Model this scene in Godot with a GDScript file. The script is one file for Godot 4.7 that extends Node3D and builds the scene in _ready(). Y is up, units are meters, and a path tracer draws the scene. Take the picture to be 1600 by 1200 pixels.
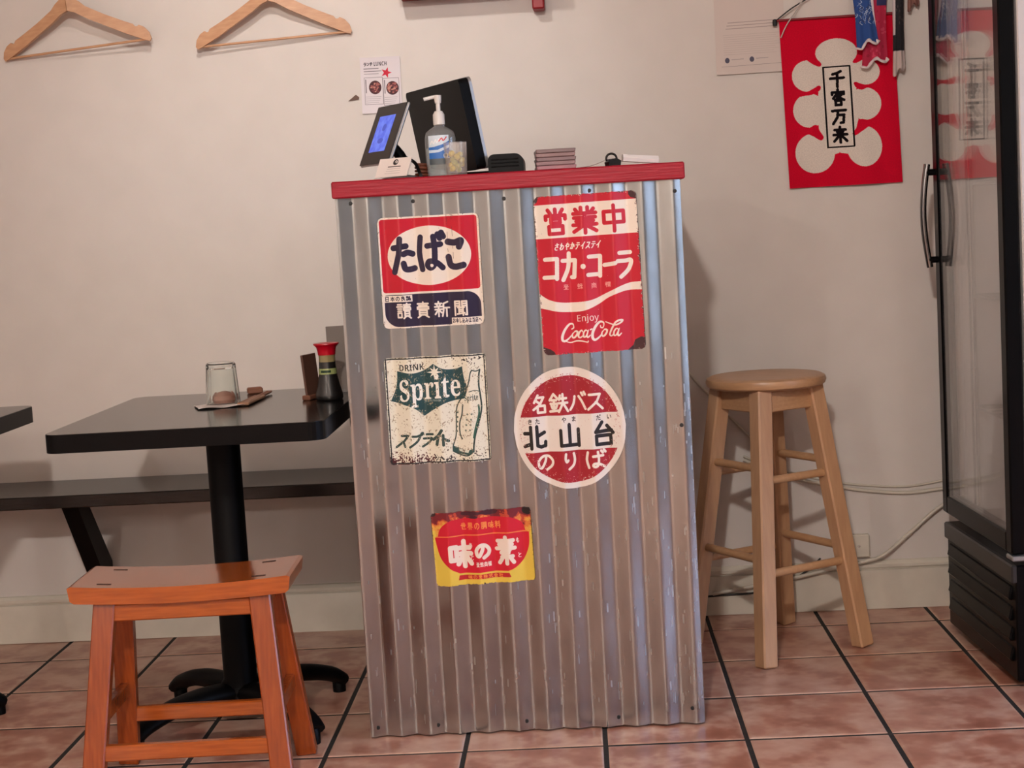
extends Node3D
# A noodle-shop corner: corrugated host counter with tin signs, table, bench, stools and a glass-door fridge.

var M := {}
var rng := RandomNumberGenerator.new()
const WALL_TURN := -0.022561
const TS := 0.32

# stroke glyphs on a 100 x 100 box, y down; strokes split by "|", a leading "~" makes a curve
const G := {
	"た": "8 28 60 24|36 4 30 45 8 94|~50 46 66 42 86 46|~48 72 54 86 70 89 92 86",
	"ば": "~14 8 8 50 16 94|38 32 86 29|~62 8 65 40 63 72 58 86 46 91 36 84 42 74 58 74 74 80 90 92|78 2 85 13|91 -2 98 9",
	"こ": "~18 17 50 20 80 15 70 32|~18 60 26 82 50 88 86 84",
	"の": "~54 18 48 46 28 80 14 72 12 42 36 16 68 16 90 42 84 70 56 92",
	"り": "~26 10 22 36 28 54 38 46|~74 8 78 44 68 74 42 96",
	"バ": "~34 22 26 58 6 88|~58 22 76 50 94 88|74 4 81 17|89 0 96 13",
	"ス": "16 16 80 16 60 54 8 92|54 56 92 92",
	"コ": "12 20 86 20 86 88|8 82 86 82",
	"カ": "8 28 84 28 80 86 66 86|~46 4 42 52 12 94",
	"・": "46 50 54 50",
	"ー": "8 52 92 48",
	"ラ": "20 14 80 14|~10 42 50 42 86 42 72 72 30 96",
	"さ": "14 28 84 20|~44 4 56 32 78 58|~78 58 40 50 18 68 30 88 72 92",
	"わ": "28 6 28 94|~8 30 42 26 10 76 52 40 82 42 88 66 56 92",
	"や": "~8 46 50 24 86 28 84 52 60 56|48 6 58 22|~26 18 40 60 52 94",
	"か": "~10 34 40 28 62 32 60 70 50 88 40 82|~36 6 30 50 10 88|~74 26 86 44 92 60",
	"テ": "22 14 78 14|8 40 92 40|~52 40 48 70 24 94",
	"イ": "~80 6 50 40 10 60|54 36 54 94",
	"営": "20 4 29 17|50 2 50 17|80 4 71 17|10 40 10 26 90 26 90 40|32 38 68 38 68 54 32 54 32 38|22 66 78 66 78 94 22 94 22 66",
	"業": "37 2 37 20|62 2 62 20|16 8 24 20|84 8 74 20|8 24 92 24|10 40 90 40|18 53 82 53|6 67 94 67|50 26 50 98|44 70 8 92|56 70 92 92",
	"中": "12 24 88 24 88 66 12 66 12 24|50 2 50 98",
	"登": "12 10 44 10 8 52|54 6 92 50|64 22 84 10|32 40 68 40|34 50 66 50 66 66 34 66 34 50|38 72 42 84|62 72 58 84|10 92 90 92",
	"録": "24 4 6 34|24 4 46 28|14 34 40 34|8 52 44 52|26 34 26 84|6 90 46 84|54 10 84 10 84 32 54 32|50 44 94 44|72 44 72 94|52 84 66 74|80 70 94 86",
	"商": "50 2 50 14|10 16 90 16|34 20 40 32|66 20 60 32|14 98 14 36 86 36 86 96|34 60 66 60 66 84 34 84 34 60",
	"標": "22 4 22 96|6 26 40 26|22 30 6 62|24 40 38 54|46 10 94 10|50 20 90 20 90 40 50 40 50 20|52 52 88 52|44 66 96 66|70 66 70 96|58 76 48 90|82 76 92 90",
	"名": "40 4 14 40|36 16 76 16 50 54 8 76|30 34 48 46|36 60 82 60 82 94 36 94 36 60",
	"鉄": "25 2 4 34|25 2 46 26|14 34 38 34|8 52 44 52|26 34 26 88|12 62 17 76|42 60 36 74|4 92 48 88|60 10 54 32|58 26 92 26|50 50 97 50|74 4 74 50 50 94|76 52 98 94",
	"北": "34 4 34 94|8 30 34 30|6 84 34 74|60 4 60 84 74 90 92 86 93 70|62 44 90 30",
	"山": "50 4 50 86|10 26 10 90 90 90|90 26 90 94",
	"台": "46 2 18 42 84 38|66 18 90 48|20 58 80 58 80 94 20 94 20 58",
	"き": "18 22 80 14|14 42 84 34|~46 4 60 36 80 62|~80 62 40 56 20 70 30 90 76 94",
	"ま": "16 22 84 22|20 44 80 44|~50 4 50 70 40 88 20 84 24 68 50 70 86 92",
	"だ": "8 28 56 24|~34 4 28 45 8 94|50 50 84 48|~48 72 54 86 70 89 92 86|74 4 81 16|89 0 96 12",
	"い": "~18 14 16 56 30 84 40 66|~74 20 86 44 90 66",
	"味": "8 24 34 24 34 72 8 72 8 24|46 28 92 28|40 50 98 50|68 4 68 98|64 54 40 88|72 54 98 88",
	"素": "14 14 86 14|20 28 80 28|8 42 92 42|50 2 50 42|48 44 28 58 62 58|68 48 30 74 80 72|52 72 52 98|30 80 18 94|72 80 84 94",
	"世": "6 36 94 36|28 10 28 88 90 88|52 6 52 60|74 10 74 60 52 60",
	"界": "20 6 80 6 80 40 20 40 20 6|50 6 50 40|20 23 80 23|48 42 8 66|52 42 92 66|38 60 30 94|64 58 64 96",
	"調": "10 8 36 8|4 22 42 22|10 36 36 36|10 50 36 50|10 62 36 62 36 90 10 90 10 62|50 8 50 60 44 94|50 8 94 8 94 92 84 92|60 24 84 24|72 16 72 42|58 42 86 42|62 54 82 54 82 74 62 74 62 54",
	"料": "24 4 24 96|6 16 16 34|42 16 34 34|4 42 46 42|22 46 4 78|28 48 44 66|60 14 72 26|56 36 68 48|50 70 96 62|82 4 82 98",
	"株": "24 4 24 96|6 28 44 28|22 32 6 64|26 40 42 56|54 10 50 30|52 24 92 24|46 46 96 46|72 4 72 96|70 50 46 82|74 50 96 80",
	"式": "8 24 92 24|16 50 56 50|36 50 36 84|8 90 58 80|66 4 72 60 94 92 94 72|78 6 88 16",
	"会": "50 4 8 44|50 4 92 44|30 40 70 40|12 58 88 58|44 58 24 90 80 84|64 70 86 94",
	"社": "24 2 30 12|8 22 44 22 8 62|26 44 26 96|32 50 44 62|52 40 96 40|74 8 74 90|48 90 98 90",
	"日": "20 8 80 8 80 92 20 92 20 8|20 50 80 50",
	"本": "8 26 92 26|50 4 50 96|46 30 8 74|54 30 92 74|30 74 70 74",
	"良": "50 2 50 12|24 14 74 14 74 48 24 48|24 14 24 94 50 82|24 31 74 31|50 50 92 92|84 56 64 68",
	"識": "8 8 34 8|4 22 38 22|8 36 34 36|8 62 34 62 34 90 8 90 8 62|42 16 66 16|40 34 70 34|46 46 64 46 64 82 46 82 46 46|46 64 64 64|76 4 80 60 96 94|94 56 70 92",
	"讀": "10 8 36 8|4 22 42 22|10 36 36 36|10 50 36 50|10 62 36 62 36 90 10 90 10 62|50 10 94 10|72 2 72 22|54 22 90 22|50 31 94 31 94 43 50 43 50 31|58 52 87 52 87 82 58 82 58 52|58 67 87 67|64 84 50 97|80 84 96 97",
	"賣": "14 10 86 10|50 0 50 22|22 22 78 22|12 31 88 31 88 44 12 44 12 31|24 53 76 53 76 82 24 82 24 53|24 68 76 68|36 84 14 98|64 84 88 98",
	"新": "28 2 28 12|8 14 48 14|16 18 22 30|40 18 34 30|4 34 52 34|28 34 28 96|6 52 50 52|24 56 6 82|32 58 48 74|88 6 60 16|60 16 60 60 52 96|60 44 98 44|80 44 80 98",
	"聞": "10 6 10 96|10 6 42 6 42 36 10 36|10 21 42 21|90 6 90 94 80 92|90 6 58 6 58 36 90 36|58 21 90 21|28 46 72 46|36 46 36 86|64 46 64 96|36 60 64 60|36 72 64 72|24 88 74 82",
	"お": "10 28 56 24|~34 4 34 70 24 90 10 80 40 54 76 50 88 72 60 92|72 16 90 30",
	"申": "18 20 82 20 82 72 18 72 18 20|18 46 82 46|50 2 50 98",
	"し": "~30 6 28 70 44 92 80 72",
	"込": "10 10 20 22|6 44 24 44 22 76 6 90|20 80 50 94 96 92|~46 14 62 20 60 40 36 76|~62 30 74 58 92 72",
	"み": "~16 18 50 16 34 70 12 84 12 62 50 58 88 72|~78 40 78 66 60 94",
	"は": "~16 8 10 50 18 92|40 30 88 28|~64 8 66 60 58 88 42 88 40 76 60 72 90 90",
	"当": "50 4 50 30|20 10 30 26|80 10 70 26|18 40 80 40 80 92 18 92|18 66 80 66",
	"店": "50 2 50 14|14 16 92 16|16 16 16 60 6 96|54 26 54 58|54 40 84 40|32 58 82 58 82 92 32 92 32 58",
	"へ": "~6 60 34 30 60 52 94 78",
	"千": "~76 4 50 14 22 20|6 46 94 44|52 14 50 98",
	"客": "50 0 50 12|12 30 12 16 88 16 88 30|44 24 18 54|40 34 72 34 30 66|40 42 88 66|32 70 68 70 68 96 32 96 32 70",
	"万": "6 16 94 14|44 16 38 56 8 96|40 44 82 42 76 90 58 92",
	"来": "14 20 86 20|30 28 36 42|70 28 62 42|6 50 94 50|50 2 50 98|46 52 8 90|54 52 92 90",
	"ン": "12 18 32 32|~12 86 60 70 90 26",
	"チ": "72 6 24 18|8 44 92 44|~52 18 48 64 24 94",
	"プ": "~10 22 50 24 80 20 74 60 26 96|84 6 92 2 98 9 92 16 84 10 84 6",
	"ト": "34 4 34 96|36 40 80 60",
	"ょ": "50 10 50 90",
	"あ": "12 26 82 22|~42 4 40 60 50 90|~70 38 50 84 16 86 18 60 60 42 90 60 66 92",
	"じ": "~30 6 28 70 44 92 80 72|58 10 66 24|76 4 84 18",
	"も": "~46 4 36 60 44 90 76 86 80 66|14 30 70 30|12 54 66 54",
	"と": "~28 6 34 30 46 48|~84 30 30 56 26 84 86 90",
}

# ------------------------------------------------------------------ nodes
func obj(called: String, st, material: Material, parent: Node = self, at := Vector3.ZERO, turn := Vector3.ZERO) -> MeshInstance3D:
	var o := MeshInstance3D.new()
	o.name = called
	if st is SurfaceTool:
		o.mesh = st.commit()
	else:
		o.mesh = st
	o.material_override = material
	o.position = at
	o.rotation = turn
	parent.add_child(o, true)
	return o

func tag(o: Node, label: String, category: String, group := "") -> Node:
	o.set_meta("label", label)
	o.set_meta("category", category)
	if group:
		o.set_meta("group", group)
	return o

func thing(called: String, label: String, category: String, at := Vector3.ZERO, turn := 0.0, group := "") -> Node3D:
	var o := Node3D.new()
	o.name = called
	o.position = at
	o.rotation.y = turn
	add_child(o, true)
	tag(o, label, category, group)
	return o

func struct(called: String, label: String) -> Node3D:
	var o := Node3D.new()
	o.name = called
	add_child(o, true)
	o.set_meta("kind", "structure")
	o.set_meta("label", label)
	return o

# ------------------------------------------------------------------ meshes
func S(flat := true) -> SurfaceTool:
	var st := SurfaceTool.new()
	st.begin(Mesh.PRIMITIVE_TRIANGLES)
	st.set_smooth_group(-1 if flat else 0)
	return st

func done(st: SurfaceTool) -> SurfaceTool:
	st.generate_normals()
	return st

func tri(st: SurfaceTool, a: Vector3, b: Vector3, c: Vector3, n: Vector3, ua := Vector2.ZERO, ub := Vector2.ZERO, uc := Vector2.ZERO):
	if (c - a).cross(b - a).dot(n) < 0.0:
		var t := b; b = c; c = t
		var u := ub; ub = uc; uc = u
	st.set_uv(ua); st.add_vertex(a)
	st.set_uv(ub); st.add_vertex(b)
	st.set_uv(uc); st.add_vertex(c)

func quad(st: SurfaceTool, a: Vector3, b: Vector3, c: Vector3, d: Vector3, n: Vector3, uv := [Vector2(0, 1), Vector2(1, 1), Vector2(1, 0), Vector2(0, 0)]):
	tri(st, a, b, c, n, uv[0], uv[1], uv[2])
	tri(st, a, c, d, n, uv[0], uv[2], uv[3])

func box(st: SurfaceTool, at: Vector3, size: Vector3, bevel := 0.003, basis := Basis()):
	st.set_smooth_group(-1)
	var h := size / 2
	var b: float = min(bevel, min(h.x, min(h.y, h.z)) * 0.9)
	var P := func(sx, sy, sz, k):
		var v := Vector3(sx * (h.x - (0.0 if k == 0 else b)), sy * (h.y - (0.0 if k == 1 else b)), sz * (h.z - (0.0 if k == 2 else b)))
		return at + basis * v
	var N := func(x, y, z): return basis * Vector3(x, y, z)
	for s in [-1, 1]:
		quad(st, P.call(s, -1, -1, 0), P.call(s, 1, -1, 0), P.call(s, 1, 1, 0), P.call(s, -1, 1, 0), N.call(s, 0, 0))
		quad(st, P.call(-1, s, -1, 1), P.call(1, s, -1, 1), P.call(1, s, 1, 1), P.call(-1, s, 1, 1), N.call(0, s, 0))
		quad(st, P.call(-1, -1, s, 2), P.call(1, -1, s, 2), P.call(1, 1, s, 2), P.call(-1, 1, s, 2), N.call(0, 0, s))
	for s in [-1, 1]:
		for t in [-1, 1]:
			quad(st, P.call(s, t, -1, 0), P.call(s, t, 1, 0), P.call(s, t, 1, 1), P.call(s, t, -1, 1), N.call(s, t, 0))
			quad(st, P.call(s, -1, t, 0), P.call(s, 1, t, 0), P.call(s, 1, t, 2), P.call(s, -1, t, 2), N.call(s, 0, t))
			quad(st, P.call(-1, s, t, 1), P.call(1, s, t, 1), P.call(1, s, t, 2), P.call(-1, s, t, 2), N.call(0, s, t))
			for u in [-1, 1]:
				tri(st, P.call(s, t, u, 0), P.call(s, t, u, 1), P.call(s, t, u, 2), N.call(s, t, u))

func boxed(at: Vector3, size: Vector3, bevel := 0.003, basis := Basis()) -> SurfaceTool:
	var st := S()
	box(st, at, size, bevel, basis)
	return done(st)

# a square beam from a to b
func beam(a: Vector3, b: Vector3, w: float, t: float, side := Vector3.RIGHT, bevel := 0.003) -> SurfaceTool:
	var y := (b - a).normalized()
	var z := side.cross(y).normalized()
	var x := y.cross(z).normalized()
	return boxed((a + b) / 2, Vector3(w, a.distance_to(b), t), bevel, Basis(x, y, z))

# profile of (radius, height) from the bottom up, outside surface
func lathe(st: SurfaceTool, profile: Array, seg := 32, at := Vector3.ZERO, basis := Basis(), squash := Vector2.ONE):
	var sg := 1
	for i in range(profile.size() - 1):
		var p: Vector2 = profile[i]
		var q: Vector2 = profile[i + 1]
		var d := q - p
		if d.length() < 1e-6:
			continue
		if i > 0:
			var e: Vector2 = p - profile[i - 1]
			if e.length() > 1e-6 and absf(e.angle_to(d)) > 0.7:
				sg += 1
		st.set_smooth_group(sg)
		for k in seg:
			var a0 := TAU * k / seg
			var a1 := TAU * (k + 1) / seg
			var c0 := Vector3(cos(a0) * squash.x, 0, sin(a0) * squash.y)
			var c1 := Vector3(cos(a1) * squash.x, 0, sin(a1) * squash.y)
			var n := basis * ((c0 + c1) * d.y + Vector3(0, -2 * d.x, 0))
			var A := at + basis * (c0 * p.x + Vector3(0, p.y, 0))
			var B := at + basis * (c1 * p.x + Vector3(0, p.y, 0))
			var C := at + basis * (c1 * q.x + Vector3(0, q.y, 0))
			var D := at + basis * (c0 * q.x + Vector3(0, q.y, 0))
			var u0 := float(k) / seg
			var u1 := float(k + 1) / seg
			var v0 := float(i) / (profile.size() - 1)
			var v1 := float(i + 1) / (profile.size() - 1)
			if p.x > 1e-6:
				tri(st, A, B, C, n, Vector2(u0, v0), Vector2(u1, v0), Vector2(u1, v1))
			if q.x > 1e-6:
				tri(st, A, C, D, n, Vector2(u0, v0), Vector2(u1, v1), Vector2(u0, v1))

func turned(profile: Array, seg := 32, at := Vector3.ZERO, basis := Basis(), squash := Vector2.ONE) -> SurfaceTool:
	var st := S(false)
	lathe(st, profile, seg, at, basis, squash)
	return done(st)

func smooth_path(pts: Array, per := 6) -> Array:
	var out := []
	for i in range(pts.size() - 1):
		var p0 = pts[maxi(i - 1, 0)]
		var p1 = pts[i]
		var p2 = pts[i + 1]
		var p3 = pts[mini(i + 2, pts.size() - 1)]
		for k in per:
			out.append(p1.cubic_interpolate(p2, p0, p3, float(k) / per))
	out.append(pts[pts.size() - 1])
	return out

func tube(pts: Array, radius, seg := 10, squash := 1.0) -> SurfaceTool:
	var st := S(false)
	st.set_smooth_group(1)
	var rings := []
	var up := Vector3.UP
	for i in pts.size():
		var t: Vector3 = (pts[mini(i + 1, pts.size() - 1)] - pts[maxi(i - 1, 0)]).normalized()
		if absf(t.dot(up)) > 0.95:
			up = Vector3.RIGHT if absf(t.x) < 0.9 else Vector3.BACK
		var x := up.cross(t).normalized()
		var y := t.cross(x).normalized()
		up = y
		var r: float = radius[i] if radius is Array else radius
		var ring := []
		for k in seg:
			var a := TAU * k / seg
			ring.append(pts[i] + (x * cos(a) + y * sin(a) * squash) * r)
		rings.append(ring)
	for i in range(pts.size() - 1):
		for k in seg:
			var j := (k + 1) % seg
			var n: Vector3 = rings[i][k] + rings[i][j] + rings[i + 1][k] + rings[i + 1][j] - 2 * (pts[i] + pts[i + 1])
			quad(st, rings[i][k], rings[i][j], rings[i + 1][j], rings[i + 1][k], n)
	st.set_smooth_group(-1)
	for e in [0, pts.size() - 1]:
		var n: Vector3 = pts[0] - pts[1] if e == 0 else pts[e] - pts[e - 1]
		for k in seg:
			tri(st, pts[e], rings[e][k], rings[e][(k + 1) % seg], n)
	return done(st)

# polygon in x, y pushed along z
func prism(st: SurfaceTool, poly: PackedVector2Array, z0: float, z1: float, xf := Transform3D(), smooth := false):
	var idx := Geometry2D.triangulate_polygon(poly)
	st.set_smooth_group(-1)
	for z in [z0, z1]:
		var n := xf.basis * Vector3(0, 0, 1 if z == max(z0, z1) else -1)
		for i in range(0, idx.size(), 3):
			var a := poly[idx[i]]; var b := poly[idx[i + 1]]; var c := poly[idx[i + 2]]
			tri(st, xf * Vector3(a.x, a.y, z), xf * Vector3(b.x, b.y, z), xf * Vector3(c.x, c.y, z), n)
	var cw := Geometry2D.is_polygon_clockwise(poly)
	if smooth:
		st.set_smooth_group(7)
	for i in poly.size():
		var a := poly[i]; var b := poly[(i + 1) % poly.size()]
		var d := b - a
		var n2 := Vector2(d.y, -d.x) if not cw else Vector2(-d.y, d.x)
		# is_polygon_clockwise works in a y-down frame: test against the polygon itself
		if Geometry2D.is_point_in_polygon((a + b) / 2 + n2.normalized() * 1e-4, poly):
			n2 = -n2
		quad(st, xf * Vector3(a.x, a.y, z0), xf * Vector3(b.x, b.y, z0), xf * Vector3(b.x, b.y, z1), xf * Vector3(a.x, a.y, z1), xf.basis * Vector3(n2.x, n2.y, 0))

func prismed(poly: PackedVector2Array, z0: float, z1: float, xf := Transform3D(), smooth := false) -> SurfaceTool:
	var st := S()
	prism(st, poly, z0, z1, xf, smooth)
	return done(st)

# a sheet over s in [s0, s1] and t between lo(s) and hi(s), bent onto surf(s, t) -> Vector3; with thickness and texture coordinates
func sheet(s0: float, s1: float, lo: Callable, hi: Callable, surf: Callable, cols: int, rows: int, thick: float, uvbox: Rect2) -> SurfaceTool:
	var st := SurfaceTool.new()
	st.begin(Mesh.PRIMITIVE_TRIANGLES)
	var pos := []
	var nor := []
	var uvs := []
	var e := 0.0015
	for i in cols + 1:
		var s := lerpf(s0, s1, float(i) / cols)
		for j in rows + 1:
			var t := lerpf(lo.call(s), hi.call(s), float(j) / rows)
			var p: Vector3 = surf.call(s, t)
			var dx: Vector3 = surf.call(s + e, t) - surf.call(s - e, t)
			var dy: Vector3 = surf.call(s, t + e) - surf.call(s, t - e)
			pos.append(p)
			nor.append(dx.cross(dy).normalized())
			uvs.append(Vector2((s - uvbox.position.x) / uvbox.size.x, 1.0 - (t - uvbox.position.y) / uvbox.size.y))
	var put := func(k, back):
		st.set_uv(uvs[k])
		st.set_normal(-nor[k] if back else nor[k])
		st.add_vertex(pos[k] - (nor[k] * thick if back else Vector3.ZERO))
	for i in cols:
		for j in rows:
			var a := i * (rows + 1) + j
			var b := a + rows + 1
			for k in [a, a + 1, b + 1, a, b + 1, b]:
				put.call(k, false)
			for k in [a, b + 1, a + 1, a, b, b + 1]:
				put.call(k, true)
	var rim := func(k, l, out: Vector3):
		var pk: Vector3 = pos[k]; var pl: Vector3 = pos[l]
		var qk: Vector3 = pk - nor[k] * thick; var ql: Vector3 = pl - nor[l] * thick
		var c := [pk, pl, ql, pk, ql, qk]
		if (ql - pk).cross(pl - pk).dot(out) < 0:
			c = [pk, ql, pl, pk, qk, ql]
		for v in c:
			st.set_uv(uvs[k])
			st.set_normal(out)
			st.add_vertex(v)
	for i in cols:
		var a := i * (rows + 1)
		rim.call(a, a + rows + 1, Vector3.DOWN)
		rim.call(a + rows, a + 2 * rows + 1, Vector3.UP)
	for j in rows:
		rim.call(j, j + 1, Vector3.LEFT)
		rim.call(cols * (rows + 1) + j, cols * (rows + 1) + j + 1, Vector3.RIGHT)
	return st

# ------------------------------------------------------------------ painting flat print
func canvas(w: int, h: int, c: Color) -> Image:
	var im := Image.create(w, h, false, Image.FORMAT_RGB8)
	im.fill(c)
	return im

func span(im: Image, x0: float, x1: float, y: int, c: Color):
	var a := maxi(0, int(round(x0)))
	var b := mini(im.get_width(), int(round(x1)))
	if b > a and y >= 0 and y < im.get_height():
		im.fill_rect(Rect2i(a, y, b - a, 1), c)

func poly(im: Image, pts, c: Color):
	var lo := INF
	var hi := -INF
	for p in pts:
		lo = minf(lo, p.y); hi = maxf(hi, p.y)
	for y in range(maxi(0, int(lo)), mini(im.get_height(), int(hi) + 1)):
		var xs := []
		var yy := y + 0.5
		for i in pts.size():
			var a: Vector2 = pts[i]
			var b: Vector2 = pts[(i + 1) % pts.size()]
			if (a.y <= yy) != (b.y <= yy):
				xs.append(a.x + (yy - a.y) / (b.y - a.y) * (b.x - a.x))
		xs.sort()
		for k in range(0, xs.size() - 1, 2):
			span(im, xs[k], xs[k + 1], y, c)

func oval(im: Image, at: Vector2, rx: float, ry: float, c: Color):
	for y in range(int(at.y - ry), int(at.y + ry) + 1):
		var k := 1.0 - pow((y + 0.5 - at.y) / ry, 2)
		if k > 0:
			span(im, at.x - rx * sqrt(k), at.x + rx * sqrt(k), y, c)

func round_rect(im: Image, r: Rect2, rad: Array, c: Color):
	for y in range(int(r.position.y), int(r.end.y)):
		var l := 0.0
		var q := 0.0
		var up := y + 0.5 - r.position.y
		var dn := r.end.y - y - 0.5
		for k in 4:
			var ra: float = rad[k]
			var d := up if k < 2 else dn
			if d < ra:
				var ins := ra - sqrt(maxf(0, ra * ra - (ra - d) * (ra - d)))
				if k == 0 or k == 3: l = ins
				else: q = ins
		span(im, r.position.x + l, r.end.x - q, y, c)

func stroke(im: Image, pts: Array, w: float, c: Color):
	for i in range(pts.size() - 1):
		var a: Vector2 = pts[i]
		var b: Vector2 = pts[i + 1]
		var n := (b - a).orthogonal().normalized() * w / 2
		poly(im, [a + n, b + n, b - n, a - n], c)
	if w > 3:
		for p in pts:
			oval(im, p, w / 2, w / 2, c)

func curve(pts: Array, per := 8) -> Array:
	return smooth_path(pts, per)

func glyph(im: Image, ch: String, r: Rect2, w: float, c: Color, slant := 0.0):
	if not G.has(ch):
		return
	for s in G[ch].split("|"):
		var bent: bool = s.begins_with("~")
		var f: PackedFloat64Array = s.trim_prefix("~").split_floats(" ")
		var pts := []
		for i in range(0, f.size() - 1, 2):
			var p := Vector2(f[i], f[i + 1]) / 100.0
			pts.append(r.position + Vector2(p.x * r.size.x + slant * (0.5 - p.y) * r.size.y, p.y * r.size.y))
		if bent:
			pts = curve(pts)
		stroke(im, pts, w, c)

func glyphs(im: Image, text: String, r: Rect2, w: float, c: Color, fill := 0.86, slant := 0.0):
	var step := r.size.x / text.length()
	for i in text.length():
		glyph(im, text[i], Rect2(r.position.x + step * (i + (1 - fill) / 2), r.position.y, step * fill, r.size.y), w, c, slant)

func latin(im: Image, text: String, r: Rect2, c: Color, serif := false, bold := false, shear := 0.0, rise := 0.0):
	var f := SystemFont.new()
	f.font_names = PackedStringArray(["Droid Serif" if serif else "Droid Sans"])
	f.font_weight = 700 if bold else 400
	var tm := TextMesh.new()
	tm.font = f
	tm.text = text
	tm.font_size = 64
	tm.depth = 0.0
	var a := tm.surface_get_arrays(0)
	var v: PackedVector3Array = a[Mesh.ARRAY_VERTEX]
	var idx = a[Mesh.ARRAY_INDEX]
	if idx == null or idx.size() == 0:
		idx = PackedInt32Array(range(v.size()))
	var bb := tm.get_aabb()
	var pts := []
	for p in v:
		var x: float = (p.x - bb.position.x) / bb.size.x
		var y: float = 1.0 - (p.y - bb.position.y) / bb.size.y
		pts.append(r.position + Vector2(x * r.size.x + shear * (0.5 - y) * r.size.y, y * r.size.y - rise * x))
	for i in range(0, idx.size() - 2, 3):
		poly(im, [pts[idx[i]], pts[idx[i + 1]], pts[idx[i + 2]]], c)

func noise(freq: float, sd := 1, oct := 3) -> FastNoiseLite:
	var n := FastNoiseLite.new()
	n.noise_type = FastNoiseLite.TYPE_SIMPLEX_SMOOTH
	n.frequency = freq
	n.seed = sd
	n.fractal_octaves = oct
	return n

# rust and chipped paint where the tin is worn: heavier towards the rim by "reach" pixels
func wear(im: Image, sd: int, reach: float, amount: float, specks: float, rust: Color, pale: Color, inside: Callable):
	var n1 := noise(0.03, sd, 4)
	var n2 := noise(0.11, sd + 7, 2)
	var w := im.get_width()
	var h := im.get_height()
	for y in range(0, h, 2):
		for x in range(0, w, 2):
			var d: float = inside.call(x, y)
			var k := n1.get_noise_2d(x, y) + 0.5 * n2.get_noise_2d(x, y)
			if d < reach and k > 0.62 - amount * (1.0 - d / reach):
				im.fill_rect(Rect2i(x, y, 2, 2), rust if n2.get_noise_2d(y, x) > -0.15 else pale)
			elif k > specks:
				im.fill_rect(Rect2i(x, y, 2, 2), pale if n2.get_noise_2d(y + 99, x) > 0 else rust)

func tex(im: Image) -> ImageTexture:
	im.generate_mipmaps()
	return ImageTexture.create_from_image(im)

# ------------------------------------------------------------------ materials
func mat(c: Color, rough := 0.6, metal := 0.0) -> StandardMaterial3D:
	var m := StandardMaterial3D.new()
	m.albedo_color = c
	m.roughness = rough
	m.metallic = metal
	return m

func noise_tex(freq: float, a: Color, b: Color, sd := 3, oct := 4, size := 512, mid = null) -> NoiseTexture2D:
	var t := NoiseTexture2D.new()
	t.width = size
	t.height = size
	t.seamless = true
	t.noise = noise(freq, sd, oct)
	var g := Gradient.new()
	g.set_color(0, a)
	g.set_color(1, b)
	if mid != null:
		g.add_point(0.5, mid)
	t.color_ramp = g
	return t

func grained(a: Color, b: Color, rough: float, scale: Vector3, sd := 5, bump := 0.02, mid = null) -> StandardMaterial3D:
	var m := mat(Color.WHITE, rough)
	m.albedo_texture = noise_tex(0.012, a, b, sd, 5, 512, mid)
	m.uv1_triplanar = true
	m.uv1_scale = scale
	if bump > 0:
		m.heightmap_enabled = true
		m.heightmap_texture = noise_tex(0.03, Color.BLACK, Color.WHITE, sd + 1, 4, 256)
		m.heightmap_scale = bump
	return m

func printed(im: Image, rough := 0.5) -> StandardMaterial3D:
	var m := mat(Color.WHITE, rough)
	m.albedo_texture = tex(im)
	m.texture_repeat = false
	return m

func clear(c: Color, rough := 0.05) -> StandardMaterial3D:
	var m := mat(c, rough)
	m.transparency = BaseMaterial3D.TRANSPARENCY_ALPHA
	return m

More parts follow.
